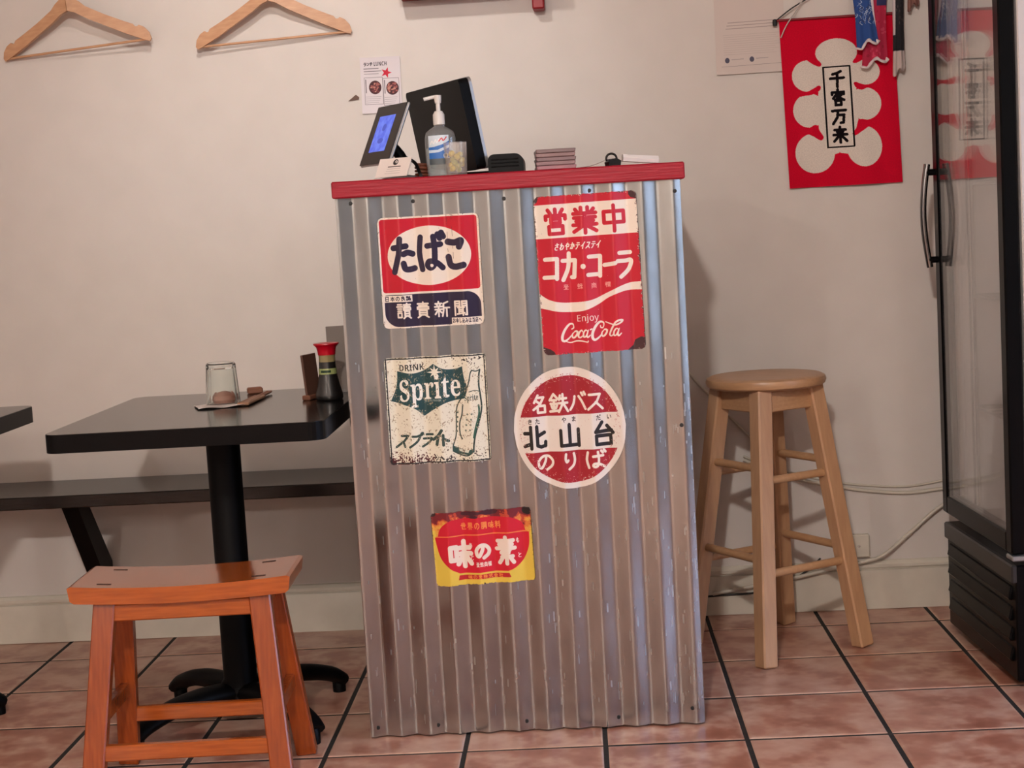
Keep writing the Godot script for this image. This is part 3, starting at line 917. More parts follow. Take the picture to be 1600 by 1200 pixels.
# ------------------------------------------------------------------ counter
func build_counter():
	var t := thing("host_counter", "tall counter faced with corrugated galvanised metal under a red wooden top", "counter", Vector3(-0.474, 0, 0.56))
	var o := t.position
	obj("side_panel", boxed(Vector3(-0.385, 0.632, -0.005), Vector3(0.018, 1.258, 0.53)), M.board, t)
	obj("side_panel", boxed(Vector3(0.377, 0.632, -0.005), Vector3(0.018, 1.258, 0.53)), M.board, t)
	obj("front_panel", boxed(Vector3(-0.004, 0.632, 0.265), Vector3(0.744, 1.258, 0.012)), M.board, t)
	obj("inner_shelf", boxed(Vector3(-0.004, 0.7, -0.01), Vector3(0.744, 0.02, 0.5)), M.board, t)
	obj("inner_shelf", boxed(Vector3(-0.004, 0.08, -0.01), Vector3(0.744, 0.02, 0.5)), M.board, t)
	obj("counter_top", boxed(Vector3(0.0, 1.283, 0.01), Vector3(0.797, 0.038, 0.585), 0.003), M.red_paint, t)
	# corrugated sheet: zinc bloom, streaks and scuffs
	var w := 512
	var h := 820
	var im := canvas(w, h, Color.WHITE)
	var ro := canvas(w, h, Color.WHITE)
	var n1 := noise(0.02, 301, 4)
	var n2 := noise(0.09, 302, 3)
	for y in h:
		for x in w:
			var a := n1.get_noise_2d(x * 1.4, y * 0.35)
			var b := n2.get_noise_2d(x * 1.2, y * 0.6)
			var v := 0.72 + 0.03 * a + 0.008 * b
			var col := Color(v * 0.985, v, v)
			var rr := 0.23 + 0.04 * a + 0.006 * b
			im.set_pixel(x, y, col)
			ro.set_pixel(x, y, Color(rr, rr, rr))
	# scuffs: short pale upright scratches, thickest on the right and below the middle
	for k in 620:
		var px := int(w * (1.0 - pow(rng.randf(), 1.6)))
		var py := int(h * (0.30 + 0.66 * rng.randf()))
		if n1.get_noise_2d(px * 1.3, py * 0.7) < -0.05:
			continue
		var pale := rng.randf_range(0.10, 0.34)
		var sw := 1 + rng.randi() % 2
		for yy in range(py, mini(h, py + 3 + rng.randi() % 16)):
			for xx in range(px, mini(w, px + sw)):
				im.set_pixel(xx, yy, im.get_pixel(xx, yy).lerp(Color(0.88, 0.88, 0.87), pale))
				ro.set_pixel(xx, yy, ro.get_pixel(xx, yy).lerp(Color(0.6, 0.6, 0.6), pale * 1.4))
	var m := mat(Color.WHITE, 1.0, 1.0)
	m.albedo_texture = tex(im)
	m.roughness_texture = tex(ro)
	m.roughness_texture_channel = BaseMaterial3D.TEXTURE_CHANNEL_RED
	m.metallic_specular = 0.5
	m.texture_repeat = false
	var x0 := -0.868
	var x1 := -0.086
	var lip := noise(0.6, 9, 2)
	obj("corrugated_panel", sheet(x0, x1, func(s): return 0.004 + 0.003 * absf(lip.get_noise_1d(s * 300)), func(_s): return 1.264, func(s, q): return Vector3(s, q, face_z(s, q)) - o, 200, 40, 0.0012, Rect2(x0, 0, x1 - x0, 1.27)), m, t)
	# the sheet's right end is folded back along the side
	var fold := S()
	box(fold, Vector3(x1 + 0.0006, 0.634, face_z(x1, 0.6) - 0.012) - o, Vector3(0.0012, 1.25, 0.022), 0.0003)
	obj("folded_edge", done(fold), m, t)
	for p in [[-0.835, 1.252], [-0.692, 1.249], [-0.485, 1.243], [-0.291, 1.25], [-0.099, 1.238], [-0.108, 0.706], [-0.851, 0.026], [-0.709, 0.026], [-0.501, 0.026], [-0.286, 0.025], [-0.113, 0.041]]:
		var z := face_z(p[0], p[1])
		obj("nail", turned([Vector2(0.0048, -0.001), Vector2(0.0046, 0.0012), Vector2(0.0, 0.0018)], 12, Vector3(p[0], p[1], z) - o, Basis(Vector3.RIGHT, PI / 2)), M.nail, t)

# a flexible tin sign lying on the corrugations
func sign_on_counter(called: String, label: String, cx: float, cy: float, w: float, h: float, turn: float, edge: Callable, material: Material):
	var o := Vector3(cx, cy, FACE)
	var ca := cos(turn)
	var sa := sin(turn)
	var surf := func(s, q):
		var x: float = cx + s * ca - q * sa
		var y: float = cy + s * sa + q * ca
		return Vector3(x, y, face_z(x, y) + 0.0022) - o
	var st := sheet(-w / 2, w / 2, func(s): return -edge.call(s), edge, surf, 84, 14, 0.0009, Rect2(-w / 2, -h / 2, w, h))
	var n := obj(called, st, material, self, o)
	tag(n, label, "sign", "tin signs on the corrugated counter")

func rounded_edge(w: float, h: float, r: float, ragged := 0.0, sd := 1) -> Callable:
	var n := noise(0.9, sd, 2)
	return func(s):
		var d: float = w / 2 - absf(s)
		var y := h / 2
		if d < r:
			y -= r - sqrt(maxf(0.0, r * r - (r - d) * (r - d)))
		return y - ragged * absf(n.get_noise_1d(s * 200))

func build_signs():
	var red := Color(0.76, 0.065, 0.165)
	var cream := Color(0.93, 0.89, 0.83)
	var rust := Color(0.25, 0.12, 0.10)
	# --- tobacco and newspaper sign
	var im := canvas(890, 970, cream)
	var navy := Color(0.16, 0.12, 0.22)
	round_rect(im, Rect2(14, 16, 858, 642), [26, 26, 26, 26], red)
	oval(im, Vector2(440, 346), 369, 258, cream)
	glyph(im, "た", Rect2(112, 180, 210, 315), 52, navy)
	glyph(im, "ば", Rect2(336, 160, 240, 325), 50, navy)
	oval(im, Vector2(461, 436), 14, 14, cream)
	glyph(im, "こ", Rect2(574, 185, 190, 310), 56, navy)
	round_rect(im, Rect2(20, 676, 850, 282), [20, 120, 20, 120], navy)
	im.fill_rect(Rect2i(10, 682, 258, 58), cream)
	glyphs(im, "日本の良識", Rect2(18, 690, 242, 42), 6, navy)
	glyphs(im, "讀賣新聞", Rect2(104, 752, 672, 136), 15, cream, 0.78)
	im.fill_rect(Rect2i(604, 902, 272, 56), cream)
	glyphs(im, "お申し込みは当店へ", Rect2(610, 908, 258, 42), 5, navy)
	var scratch := noise(0.01, 40, 2)
	for k in [595, 640]:
		for y in range(0, 400, 3):
			if scratch.get_noise_2d(k, y) > -0.1:
				im.fill_rect(Rect2i(k + 10 + int(3 * scratch.get_noise_2d(y, k)), y, 3, 3), Color(0.32, 0.18, 0.17))
	wear(im, 50, 14, 0.16, 0.86, rust, Color(0.75, 0.66, 0.6), func(x, y): return minf(minf(x, y), minf(889 - x, 969 - y)))
	sign_on_counter("tobacco_sign", "square red tin sign with an ellipse of dark kana over a navy newspaper band", -0.6605, 1.0885, 0.231, 0.253, 0.0, rounded_edge(0.231, 0.253, 0.012), printed(im, 0.3))

	# --- cola sign
	im = canvas(660, 1040, red)
	im.fill_rect(Rect2i(0, 56, 660, 220), cream)
	for a in [["営", 56, 156], ["業", 236, 172], ["中", 426, 166]]:
		glyph(im, a[0], Rect2(a[1], 86, a[2], 172), 25, red)
	glyphs(im, "さわやかテイスティ".replace("ィ", "イ"), Rect2(114, 310, 304, 48), 6.5, cream, 0.8, 0.25)
	for a in [["コ", 34, 104], ["カ", 152, 104], ["コ", 318, 98], ["ー", 424, 82], ["ラ", 504, 114]]:
		glyph(im, a[0], Rect2(a[1], 374, a[2], 190), 27, cream, 0.06)
	oval(im, Vector2(292, 472), 17, 17, cream)
	for i in 4:
		glyph(im, "登録商標"[i], Rect2(156 + i * 90, 582, 36, 36), 4.5, Color(0.90, 0.62, 0.58))
	var up := curve([Vector2(0, 634), Vector2(60, 676), Vector2(150, 700), Vector2(260, 702), Vector2(350, 690), Vector2(440, 652), Vector2(520, 618), Vector2(590, 598), Vector2(660, 594)], 8)
	var dn := curve([Vector2(660, 648), Vector2(600, 646), Vector2(540, 652), Vector2(450, 682), Vector2(380, 724), Vector2(300, 756), Vector2(220, 766), Vector2(120, 758), Vector2(0, 728)], 8)
	poly(im, up + dn, cream)
	latin(im, "Enjoy", Rect2(232, 786, 140, 58), cream)
	script_cola(im, Vector2(118, 836), Vector2(408, 136), cream)
	# bare tin at the corners
	for c in [[Vector2(0, 0), 34.0, 52.0], [Vector2(660, 0), 60.0, 62.0], [Vector2(0, 1040), 92.0, 62.0], [Vector2(660, 1040), 110.0, 92.0]]:
		var p := []
		for k in 14:
			var a := TAU * k / 14
			p.append(c[0] + Vector2(cos(a) * c[1], sin(a) * c[2]) * rng.randf_range(0.75, 1.1))
		poly(im, p, Color(0.24, 0.13, 0.15))
	wear(im, 61, 13, 0.55, 0.9, Color(0.30, 0.17, 0.17), Color(0.88, 0.78, 0.74), func(x, y): return minf(minf(x, y), minf(659 - x, 1039 - y)))
	sign_on_counter("cola_sign", "tall red tin cola sign with a white top band and wave stripe", -0.300, 1.0635, 0.232, 0.361, 0.014, rounded_edge(0.232, 0.361, 0.011, 0.002, 5), printed(im, 0.42))

	# --- lemon soda sign
	im = canvas(935, 1005, Color(0.90, 0.88, 0.80))
	var green := Color(0.11, 0.27, 0.28)
	var shield := curve([Vector2(112, 124), Vector2(250, 152), Vector2(360, 130), Vector2(452, 72)], 6) + curve([Vector2(452, 72), Vector2(540, 124), Vector2(640, 132), Vector2(718, 110)], 6) + curve([Vector2(718, 110), Vector2(730, 220), Vector2(756, 318), Vector2(722, 410)], 6) + curve([Vector2(722, 410), Vector2(560, 440), Vector2(450, 490), Vector2(342, 556)], 6) + curve([Vector2(342, 556), Vector2(250, 478), Vector2(140, 436), Vector2(38, 402)], 6) + curve([Vector2(38, 402), Vector2(86, 300), Vector2(108, 210), Vector2(112, 124)], 6)
	poly(im, shield, green)
	var star := []
	for k in 16:
		var a := TAU * k / 16 - PI / 2
		star.append(Vector2(460, 150) + Vector2(cos(a), sin(a)) * (78.0 if k % 4 == 0 else (62.0 if k % 2 == 0 else 26.0)))
	poly(im, star, Color(0.95, 0.94, 0.88))
	latin(im, "DRINK", Rect2(138, 68, 226, 56), Color(0.12, 0.13, 0.13), false, true)
	latin(im, "Sprite", Rect2(124, 196, 566, 282), Color(0.95, 0.94, 0.90), true, true, 0.0, 26)
	latin(im, "TASTE ITS TINGLING", Rect2(346, 408, 160, 18), Color(0.8, 0.84, 0.8), false, false, 0.0, 6)
	# bottle drawn in dark green line
	var ink := Color(0.14, 0.22, 0.19)
	var bl := curve([Vector2(806, 150), Vector2(790, 180), Vector2(772, 260), Vector2(736, 350), Vector2(664, 450), Vector2(640, 520), Vector2(632, 640), Vector2(622, 760), Vector2(592, 850), Vector2(590, 900)], 6)
	var br := curve([Vector2(878, 150), Vector2(868, 200), Vector2(862, 290), Vector2(872, 400), Vector2(876, 500), Vector2(856, 600), Vector2(810, 740), Vector2(788, 840), Vector2(782, 910)], 6)
	stroke(im, bl, 11, ink)
	stroke(im, br, 15, ink)
	stroke(im, curve([Vector2(590, 900), Vector2(640, 930), Vector2(720, 950), Vector2(782, 910)], 6), 12, ink)
	poly(im, [Vector2(592, 850), Vector2(640, 870), Vector2(720, 905), Vector2(788, 880), Vector2(782, 915), Vector2(730, 945), Vector2(640, 925), Vector2(590, 900)], Color(0.16, 0.30, 0.28))
	poly(im, [Vector2(640, 882), Vector2(740, 900), Vector2(730, 925), Vector2(650, 905)], Color(0.85, 0.86, 0.8))
	stroke(im, curve([Vector2(702, 470), Vector2(690, 560), Vector2(664, 640), Vector2(662, 740), Vector2(680, 790)], 6), 12, ink)
	stroke(im, curve([Vector2(850, 480), Vector2(850, 560), Vector2(812, 690), Vector2(790, 780)], 6), 17, Color(0.16, 0.34, 0.27))
	stroke(im, curve([Vector2(806, 150), Vector2(840, 162), Vector2(878, 150)], 4), 10, ink)
	stroke(im, curve([Vector2(770, 350), Vector2(820, 340), Vector2(860, 350)], 4), 8, Color(0.25, 0.32, 0.28))
	latin(im, "Sprite", Rect2(722, 380, 128, 70), Color(0.2, 0.28, 0.25), true, true, 0.0, 6)
	for r in 4:
		for c in 2:
			oval(im, Vector2(742 - r * 8 + c * 40, 560 + r * 50), 9, 9, Color(0.42, 0.48, 0.42))
	for r in 5:
		oval(im, Vector2(650 - r * 4, 540 + r * 44), 9, 9, Color(0.35, 0.4, 0.35))
	glyphs(im, "スプラ", Rect2(74, 712, 340, 136), 21, Color(0.16, 0.26, 0.24), 0.86, 0.45)
	glyph(im, "イ", Rect2(406, 690, 92, 150), 29, Color(0.16, 0.26, 0.24), 0.2)
	glyph(im, "ト", Rect2(470, 740, 104, 100), 27, Color(0.16, 0.26, 0.24))
	var sp := noise(0.045, 91, 4)
	var sp2 := noise(0.012, 92, 3)
	for y in range(0, 1005, 2):
		for x in range(0, 935, 2):
			var near := minf(minf(x, y), minf(934 - x, 1004 - y))
			var lay := sp2.get_noise_2d(x, y)
			var v := sp.get_noise_2d(x, y * 0.8) + 0.55 * lay
			var foot := clampf((y - 850) / 110.0, 0, 1) * (1.5 - x / 935.0)
			var topr := clampf((x - 420) / 300.0, 0, 1) * clampf((150 - y) / 120.0, 0, 1)
			if near < 17 and near > 5 - 6 * sp.get_noise_2d(y, x):
				im.fill_rect(Rect2i(x, y, 2, 2), Color(0.13, 0.14, 0.13))
			elif v > 0.74 - 0.62 * foot - 0.5 * topr:
				im.fill_rect(Rect2i(x, y, 2, 2), Color(0.30, 0.09, 0.10) if foot > 0.3 and x < 420 else Color(0.22, 0.19, 0.17))
			elif v > 0.42 - 0.2 * foot and x > 20:
				im.fill_rect(Rect2i(x, y, 2, 2), Color(0.66, 0.60, 0.50))
	sign_on_counter("lemon_soda_sign", "square rusted white tin sign with a green shield and a drawn bottle", -0.6645, 0.7705, 0.232, 0.248, 0.0, rounded_edge(0.232, 0.248, 0.008), printed(im, 0.4))

	# --- round bus stop sign
	im = canvas(1000, 1000, Color(0.90, 0.86, 0.82))
	var wine := Color(0.62, 0.08, 0.14)
	for y in range(0, 1000):
		if y < 392 or y > 686:
			var k := 1.0 - pow((y - 510.0) / 442.0, 2)
			if k > 0:
				span(im, 500 - 450 * sqrt(k), 500 + 450 * sqrt(k), y, wine)
	for a in [["名", 178, 136], ["鉄", 330, 168], ["バ", 508, 152], ["ス", 664, 152]]:
		glyph(im, a[0], Rect2(a[1], 212, a[2], 158), 21, cream)
	for a in [["き", 128], ["た", 196], ["や", 432], ["ま", 520], ["だ", 740], ["い", 834]]:
		glyph(im, a[0], Rect2(a[1], 408, 42, 44), 6, Color(0.25, 0.2, 0.2))
	for a in [["北", 78, 214], ["山", 398, 196], ["台", 690, 214]]:
		glyph(im, a[0], Rect2(a[1], 466, a[2], 196), 30, Color(0.10, 0.07, 0.07))
	for a in [["の", 186, 160], ["り", 414, 146], ["ば", 620, 188]]:
		glyph(im, a[0], Rect2(a[1], 700, a[2], 146), 22, cream)
	wear(im, 71, 80, 0.30, 0.78, wine, cream, func(x, y): return 452.0 - Vector2(x - 500, y - 500).length() if Vector2(x - 500, y - 500).length() < 452 else 99.0)
	sign_on_counter("bus_stop_sign", "round red and white tin bus stop sign with three lines of lettering", -0.3635, 0.7125, 0.257, 0.281, 0.012, func(s): return 0.1405 * sqrt(maxf(0.0002, 1.0 - pow(s / 0.1285, 2))), printed(im, 0.45))

	# --- seasoning sign
	im = canvas(1245, 925, Color(0.90, 0.74, 0.30))
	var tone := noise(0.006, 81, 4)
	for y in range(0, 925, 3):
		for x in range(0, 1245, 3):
			# maroon at the top, then orange and yellow downwards, in ragged bands
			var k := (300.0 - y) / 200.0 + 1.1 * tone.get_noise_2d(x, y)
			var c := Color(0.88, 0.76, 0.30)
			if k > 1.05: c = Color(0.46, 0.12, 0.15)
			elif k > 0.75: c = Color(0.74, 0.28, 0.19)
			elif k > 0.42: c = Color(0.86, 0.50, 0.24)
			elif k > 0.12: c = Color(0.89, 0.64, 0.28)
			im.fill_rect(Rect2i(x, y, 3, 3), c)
	var bright := Color(0.80, 0.08, 0.18)
	poly(im, curve([Vector2(64, 300), Vector2(110, 190), Vector2(230, 112), Vector2(420, 92), Vector2(640, 90), Vector2(860, 96), Vector2(1010, 118), Vector2(1130, 190), Vector2(1170, 296)], 8), bright)
	stroke(im, [Vector2(48, 304), Vector2(1190, 300)], 12, Color(0.90, 0.50, 0.26))
	poly(im, [Vector2(24, 310), Vector2(1214, 308)] + curve([Vector2(1214, 308), Vector2(1200, 480), Vector2(1130, 640), Vector2(1020, 740), Vector2(920, 776)], 8) + curve([Vector2(310, 776), Vector2(190, 700), Vector2(80, 560), Vector2(24, 310)], 8), bright)
	poly(im, [Vector2(300, 800), Vector2(930, 800), Vector2(952, 856), Vector2(286, 858)], Color(0.74, 0.12, 0.16))
	glyphs(im, "世界の調味料", Rect2(352, 146, 520, 92), 10, Color(0.92, 0.56, 0.28), 0.8)
	var cr := Color(0.93, 0.87, 0.81)
	glyph(im, "味", Rect2(190, 366, 280, 330), 60, cr)
	glyph(im, "の", Rect2(516, 410, 200, 200), 46, cr)
	glyph(im, "素", Rect2(772, 352, 270, 340), 50, cr)
	glyph(im, "あ", Rect2(446, 400, 44, 66), 8, cr)
	glyph(im, "じ", Rect2(456, 560, 44, 66), 8, cr)
	glyph(im, "も", Rect2(1040, 372, 44, 66), 8, cr)
	glyph(im, "と", Rect2(1052, 560, 44, 66), 8, cr)
	glyphs(im, "登録商標", Rect2(520, 646, 196, 60), 8, cr)
	glyphs(im, "味の素株式会社", Rect2(402, 804, 450, 50), 7, Color(0.92, 0.56, 0.26), 0.8)
	for a in [[340, 10, 330, 52], [620, 0, 220, 70], [470, 60, 120, 40]]:
		var p := []
		for k in 16:
			var g := TAU * k / 16
			p.append(Vector2(a[0] + a[2] / 2.0, a[1] + a[3] / 2.0) + Vector2(cos(g) * a[2], sin(g) * a[3]) * 0.5 * rng.randf_range(0.8, 1.1))
		poly(im, p, Color(0.26, 0.10, 0.15))
	oval(im, Vector2(1210, 40), 70, 52, Color(0.12, 0.08, 0.09))
	oval(im, Vector2(14, 14), 46, 34, Color(0.18, 0.10, 0.10))
	poly(im, [Vector2(596, 925), Vector2(612, 896), Vector2(628, 925)], Color(0.2, 0.13, 0.1))
	wear(im, 82, 12, 0.3, 0.95, Color(0.2, 0.12, 0.1), Color(0.8, 0.6, 0.4), func(x, y): return minf(minf(x, y), minf(1244 - x, 924 - y)))
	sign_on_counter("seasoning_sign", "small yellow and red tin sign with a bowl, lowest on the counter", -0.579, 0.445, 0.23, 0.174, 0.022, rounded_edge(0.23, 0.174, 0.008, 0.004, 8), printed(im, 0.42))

# flowing script lettering for the cola sign, drawn in a 400 x 130 box
func script_cola(im: Image, at: Vector2, size: Vector2, c: Color):
	var f := size / Vector2(400, 130)
	var d := func(pts: Array, w0: float, w1: float):
		var q := []
		for i in range(0, pts.size(), 2):
			q.append(at + Vector2(pts[i], pts[i + 1]) * f)
		q = curve(q, 10)
		for i in range(q.size() - 1):
			var k := sin(PI * i / (q.size() - 1.0))
			stroke(im, [q[i], q[i + 1]], lerpf(w0, w1, k), c)
	# first capital with its long tail running under the word
	d.call([86, 22, 80, 8, 58, 10, 30, 40, 12, 76, 10, 104, 26, 112, 52, 96, 70, 78], 6, 17)
	d.call([86, 22, 84, 34, 72, 40], 6, 9)
	d.call([26, 112, 60, 124, 100, 116, 130, 118, 168, 126, 172, 118], 5, 9)
	# o
	d.call([92, 56, 74, 74, 76, 94, 90, 92, 106, 70, 104, 54, 92, 56, 112, 58], 6, 12)
	# c
	d.call([140, 60, 134, 50, 118, 66, 112, 88, 124, 96, 146, 80], 6, 12)
	# a
	d.call([172, 58, 160, 50, 146, 68, 146, 92, 160, 88, 176, 54], 6, 11)
	d.call([178, 50, 166, 84, 172, 96, 188, 84], 6, 11)
	# dash
	d.call([190, 50, 200, 46], 8, 9)
	# second capital
	d.call([278, 30, 276, 12, 254, 6, 226, 30, 204, 70, 202, 104, 218, 116, 246, 100, 264, 80], 6, 18)
	d.call([278, 30, 270, 44, 258, 42, 256, 30], 6, 8)
	# o
	d.call([280, 56, 262, 76, 264, 96, 278, 94, 294, 72, 292, 56, 280, 56, 300, 60], 6, 12)
	# l with a tall loop sweeping over the end
	d.call([290, 8, 318, 20, 350, 30, 384, 18, 398, 4, 380, 2, 352, 14, 326, 54, 312, 88, 322, 98, 338, 84], 6, 13)
	# a
	d.call([368, 60, 356, 52, 340, 70, 338, 94, 352, 92, 372, 56], 6, 11)
	d.call([374, 52, 362, 86, 368, 98, 386, 84], 6, 12)

# ------------------------------------------------------------------ things on the counter
const TOP := 1.3025
func build_counter_items():
	# tilted customer display
	var yaw := -0.98
	var disp := thing("customer_display", "small tilted touch display with a lit blue screen", "display", Vector3(-0.762, TOP, 0.69))
	var b := Basis(Vector3.UP, yaw) * Basis(Vector3.RIGHT, -0.42)
	var c := Vector3(0.0, 0.107, 0.0)
	obj("housing", boxed(c, Vector3(0.152, 0.155, 0.009), 0.004, b), M.silver, disp)
	obj("bezel", boxed(c + b * Vector3(0, 0, 0.0052), Vector3(0.148, 0.151, 0.002), 0.0008, b), mat(Color(0.12, 0.11, 0.11), 0.2), disp)
	var sc := mat(Color(0.1, 0.12, 0.3), 0.15)
	var sim := canvas(120, 120, Color(0.33, 0.42, 0.92))
	var sn := noise(0.03, 5, 2)
	for y in 120:
		for x in 120:
			sim.set_pixel(x, y, Color(0.33, 0.42, 0.92).lerp(Color(0.45, 0.55, 0.98), clampf(0.5 + sn.get_noise_2d(x, y), 0, 1)))
	oval(sim, Vector2(62, 40), 14, 12, Color(0.27, 0.34, 0.78))
	oval(sim, Vector2(62, 84), 20, 9, Color(0.27, 0.34, 0.78))
	sc.emission_enabled = true
	sc.emission_texture = tex(sim)
	sc.emission_operator = BaseMaterial3D.EMISSION_OP_MULTIPLY
	sc.emission = Color.WHITE
	sc.emission_energy_multiplier = 0.85
	var ss := S()
	var q := func(x, y): return c + b * Vector3(x, y, 0.0064)
	quad(ss, q.call(-0.046, -0.044), q.call(0.036, -0.044), q.call(0.036, 0.048), q.call(-0.046, 0.048), b * Vector3.BACK)
	obj("screen", done(ss), sc, disp)
	obj("foot", turned([Vector2(0, 0), Vector2(0.045, 0), Vector2(0.045, 0.006), Vector2(0.02, 0.012), Vector2(0, 0.012)], 24, Vector3(0.03, 0, -0.005)), M.black_plastic, disp)
	obj("arm", tube(smooth_path([Vector3(0.03, 0.008, -0.005), Vector3(0.035, 0.05, -0.012), c + b * Vector3(0, -0.01, -0.004)], 5), 0.013, 12), M.black_plastic, disp)
	# point of sale monitor seen from behind
	var mon := thing("till_monitor", "black till monitor seen from behind, leaning on its stand", "monitor", Vector3(-0.628, TOP, 0.60))
	var mb := Basis(Vector3.UP, -1.1) * Basis(Vector3.RIGHT, 0.17)
	var mc := Vector3(0.0, 0.118, 0.0)
	var shell := PackedVector2Array()
	for k in [[1, 1, 0], [-1, 1, 1], [-1, -1, 2], [1, -1, 3]]:
		for i in 5:
			var a: float = PI / 2 * k[2] + PI / 2 * i / 4
			shell.append(Vector2(k[0] * 0.158 + cos(a) * 0.012, k[1] * 0.094 + sin(a) * 0.012))
	obj("shell", prismed(shell, -0.012, 0.012, Transform3D(mb, mc)), M.black_plastic, mon)
	var rimp := PackedVector2Array()
	for p in shell:
		rimp.append(p * 1.012)
	obj("screen_bezel", prismed(rimp, -0.019, -0.012, Transform3D(mb, mc)), M.silver, mon)
	obj("stand", beam(Vector3(0.0, 0.02, -0.035), mc + mb * Vector3(0, -0.02, -0.02), 0.09, 0.02, Vector3.RIGHT), M.black_plastic, mon)
	obj("base_plate", boxed(Vector3(0.015, 0.006, -0.05), Vector3(0.20, 0.012, 0.15), 0.004), M.black_plastic, mon)
	# hand sanitiser
	var san := thing("sanitiser_bottle", "clear pump bottle of hand sanitiser with a blue label", "bottle", Vector3(-0.627, TOP, 0.765))
	var sq := Vector2(1.0, 0.62)
	obj("bottle", turned([Vector2(0, 0.0005), Vector2(0.031, 0.0005), Vector2(0.0335, 0.005), Vector2(0.0355, 0.05), Vector2(0.0355, 0.088), Vector2(0.032, 0.102), Vector2(0.02, 0.111), Vector2(0.0125, 0.115), Vector2(0.0125, 0.122), Vector2(0, 0.122)], 36, Vector3.ZERO, Basis(), sq), M.clear_plastic, san)
	obj("gel", turned([Vector2(0, 0.003), Vector2(0.029, 0.003), Vector2(0.032, 0.008), Vector2(0.0335, 0.05), Vector2(0.0335, 0.066), Vector2(0, 0.066)], 36, Vector3.ZERO, Basis(), sq), clear(Color(0.85, 0.92, 0.90, 0.25), 0.05), san)
	var li := canvas(240, 300, Color(0.80, 0.86, 0.90))
	poly(li, [Vector2(0, 120), Vector2(70, 118), Vector2(160, 96), Vector2(240, 60), Vector2(240, 230), Vector2(140, 250), Vector2(0, 240)], Color(0.16, 0.42, 0.74))
	poly(li, [Vector2(0, 150), Vector2(110, 150), Vector2(240, 100), Vector2(240, 130), Vector2(120, 176), Vector2(0, 178)], Color(0.78, 0.86, 0.93))
	li.fill_rect(Rect2i(0, 240, 240, 60), Color(0.30, 0.34, 0.36))
	stroke(li, curve([Vector2(24, 92), Vector2(50, 56), Vector2(66, 84), Vector2(92, 44), Vector2(104, 74), Vector2(130, 40)], 6), 12, Color(0.93, 0.93, 0.93))
	stroke(li, curve([Vector2(130, 60), Vector2(160, 30), Vector2(176, 56), Vector2(212, 22)], 6), 12, Color(0.80, 0.25, 0.28))
	oval(li, Vector2(196, 212), 26, 30, Color(0.86, 0.85, 0.78))
	oval(li, Vector2(200, 208), 12, 14, Color(0.25, 0.24, 0.2))
	obj("label_print", sheet(-0.8, 0.62, func(_s): return 0.028, func(_s): return 0.094, func(s, u): return Vector3(sin(s) * 0.0362, u, cos(s) * 0.0362 * 0.62), 16, 1, 0.0002, Rect2(-0.8, 0.028, 1.42, 0.066)), printed(li, 0.3), san)
	obj("collar", turned([Vector2(0.0, 0.119), Vector2(0.0135, 0.119), Vector2(0.0135, 0.142), Vector2(0.009, 0.15), Vector2(0.0052, 0.15), Vector2(0.0052, 0.172), Vector2(0, 0.172)], 24), M.white_plastic, san)
	obj("spout", tube(smooth_path([Vector3(0.006, 0.18, 0), Vector3(-0.002, 0.183, 0), Vector3(-0.018, 0.181, 0.002), Vector3(-0.032, 0.178, 0.004)], 4), 0.0044, 10), M.white_plastic, san)
	obj("pump_head", turned([Vector2(0, 0.168), Vector2(0.007, 0.168), Vector2(0.0085, 0.18), Vector2(0.0085, 0.186), Vector2(0, 0.187)], 16), M.white_plastic, san)
	# jar of yellow sweets
	var jar := thing("sweets_jar", "small cloudy plastic jar of yellow sweets beside the sanitiser", "jar", Vector3(-0.591, TOP, 0.80))
	obj("jar_wall", turned([Vector2(0.0, 0.0005), Vector2(0.0235, 0.0005), Vector2(0.0245, 0.004), Vector2(0.027, 0.075), Vector2(0.0262, 0.075), Vector2(0.0235, 0.006), Vector2(0, 0.005)], 32), M.frosted, jar)
	var sweet := mat(Color(0.82, 0.74, 0.25), 0.4)
	var sweet2 := mat(Color(0.70, 0.72, 0.36), 0.4)
	for k in 15:
		var a := k * 2.4
		var r := 0.006 + 0.0085 * float(k % 3) / 2.0
		var y := 0.013 + 0.0026 * k
		obj("sweet", turned([Vector2(0, -0.0075), Vector2(0.005, -0.006), Vector2(0.0072, 0), Vector2(0.005, 0.006), Vector2(0, 0.0075)], 8, Vector3(cos(a) * r, y, sin(a) * r), Basis(Vector3(cos(k), 0.3, sin(k)).normalized(), 1.0 + k)), sweet if k % 3 else sweet2, jar)
	# business cards in a clear holder
	var hold := thing("card_holder", "clear stand of white business cards at the counter edge", "card holder", Vector3(-0.734, TOP, 0.815))
	var tilt := Basis(Vector3.UP, -0.5) * Basis(Vector3.RIGHT, -0.55)
	var ci := canvas(300, 170, Color(0.93, 0.89, 0.86))
	oval(ci, Vector2(160, 38), 24, 26, Color(0.16, 0.14, 0.14))
	oval(ci, Vector2(166, 34), 12, 15, Color(0.93, 0.89, 0.86))
	stroke(ci, [Vector2(158, 52), Vector2(170, 22)], 6, Color(0.16, 0.14, 0.14))
	for k in 4:
		stroke(ci, [Vector2(100 - k * 6, 78 + k * 20), Vector2(214 + k * 4, 78 + k * 20)], 9.0 if k == 0 else 3.0, Color(0.35, 0.32, 0.31) if k == 0 else Color(0.70, 0.66, 0.64))
	for k in 8:
		var s := S()
		box(s, Vector3.ZERO, Vector3(0.088, 0.05, 0.0006), 0.0)
		obj("card", done(s), M.paper, hold, Vector3(0, 0.026, -0.002 - k * 0.0007), tilt.get_euler())
	var cs := S()
	var cq := func(x, y): return Vector3(0, 0.026, -0.0014) + tilt * Vector3(x, y, 0.0)
	quad(cs, cq.call(-0.044, -0.025), cq.call(0.044, -0.025), cq.call(0.044, 0.025), cq.call(-0.044, 0.025), tilt * Vector3.BACK)
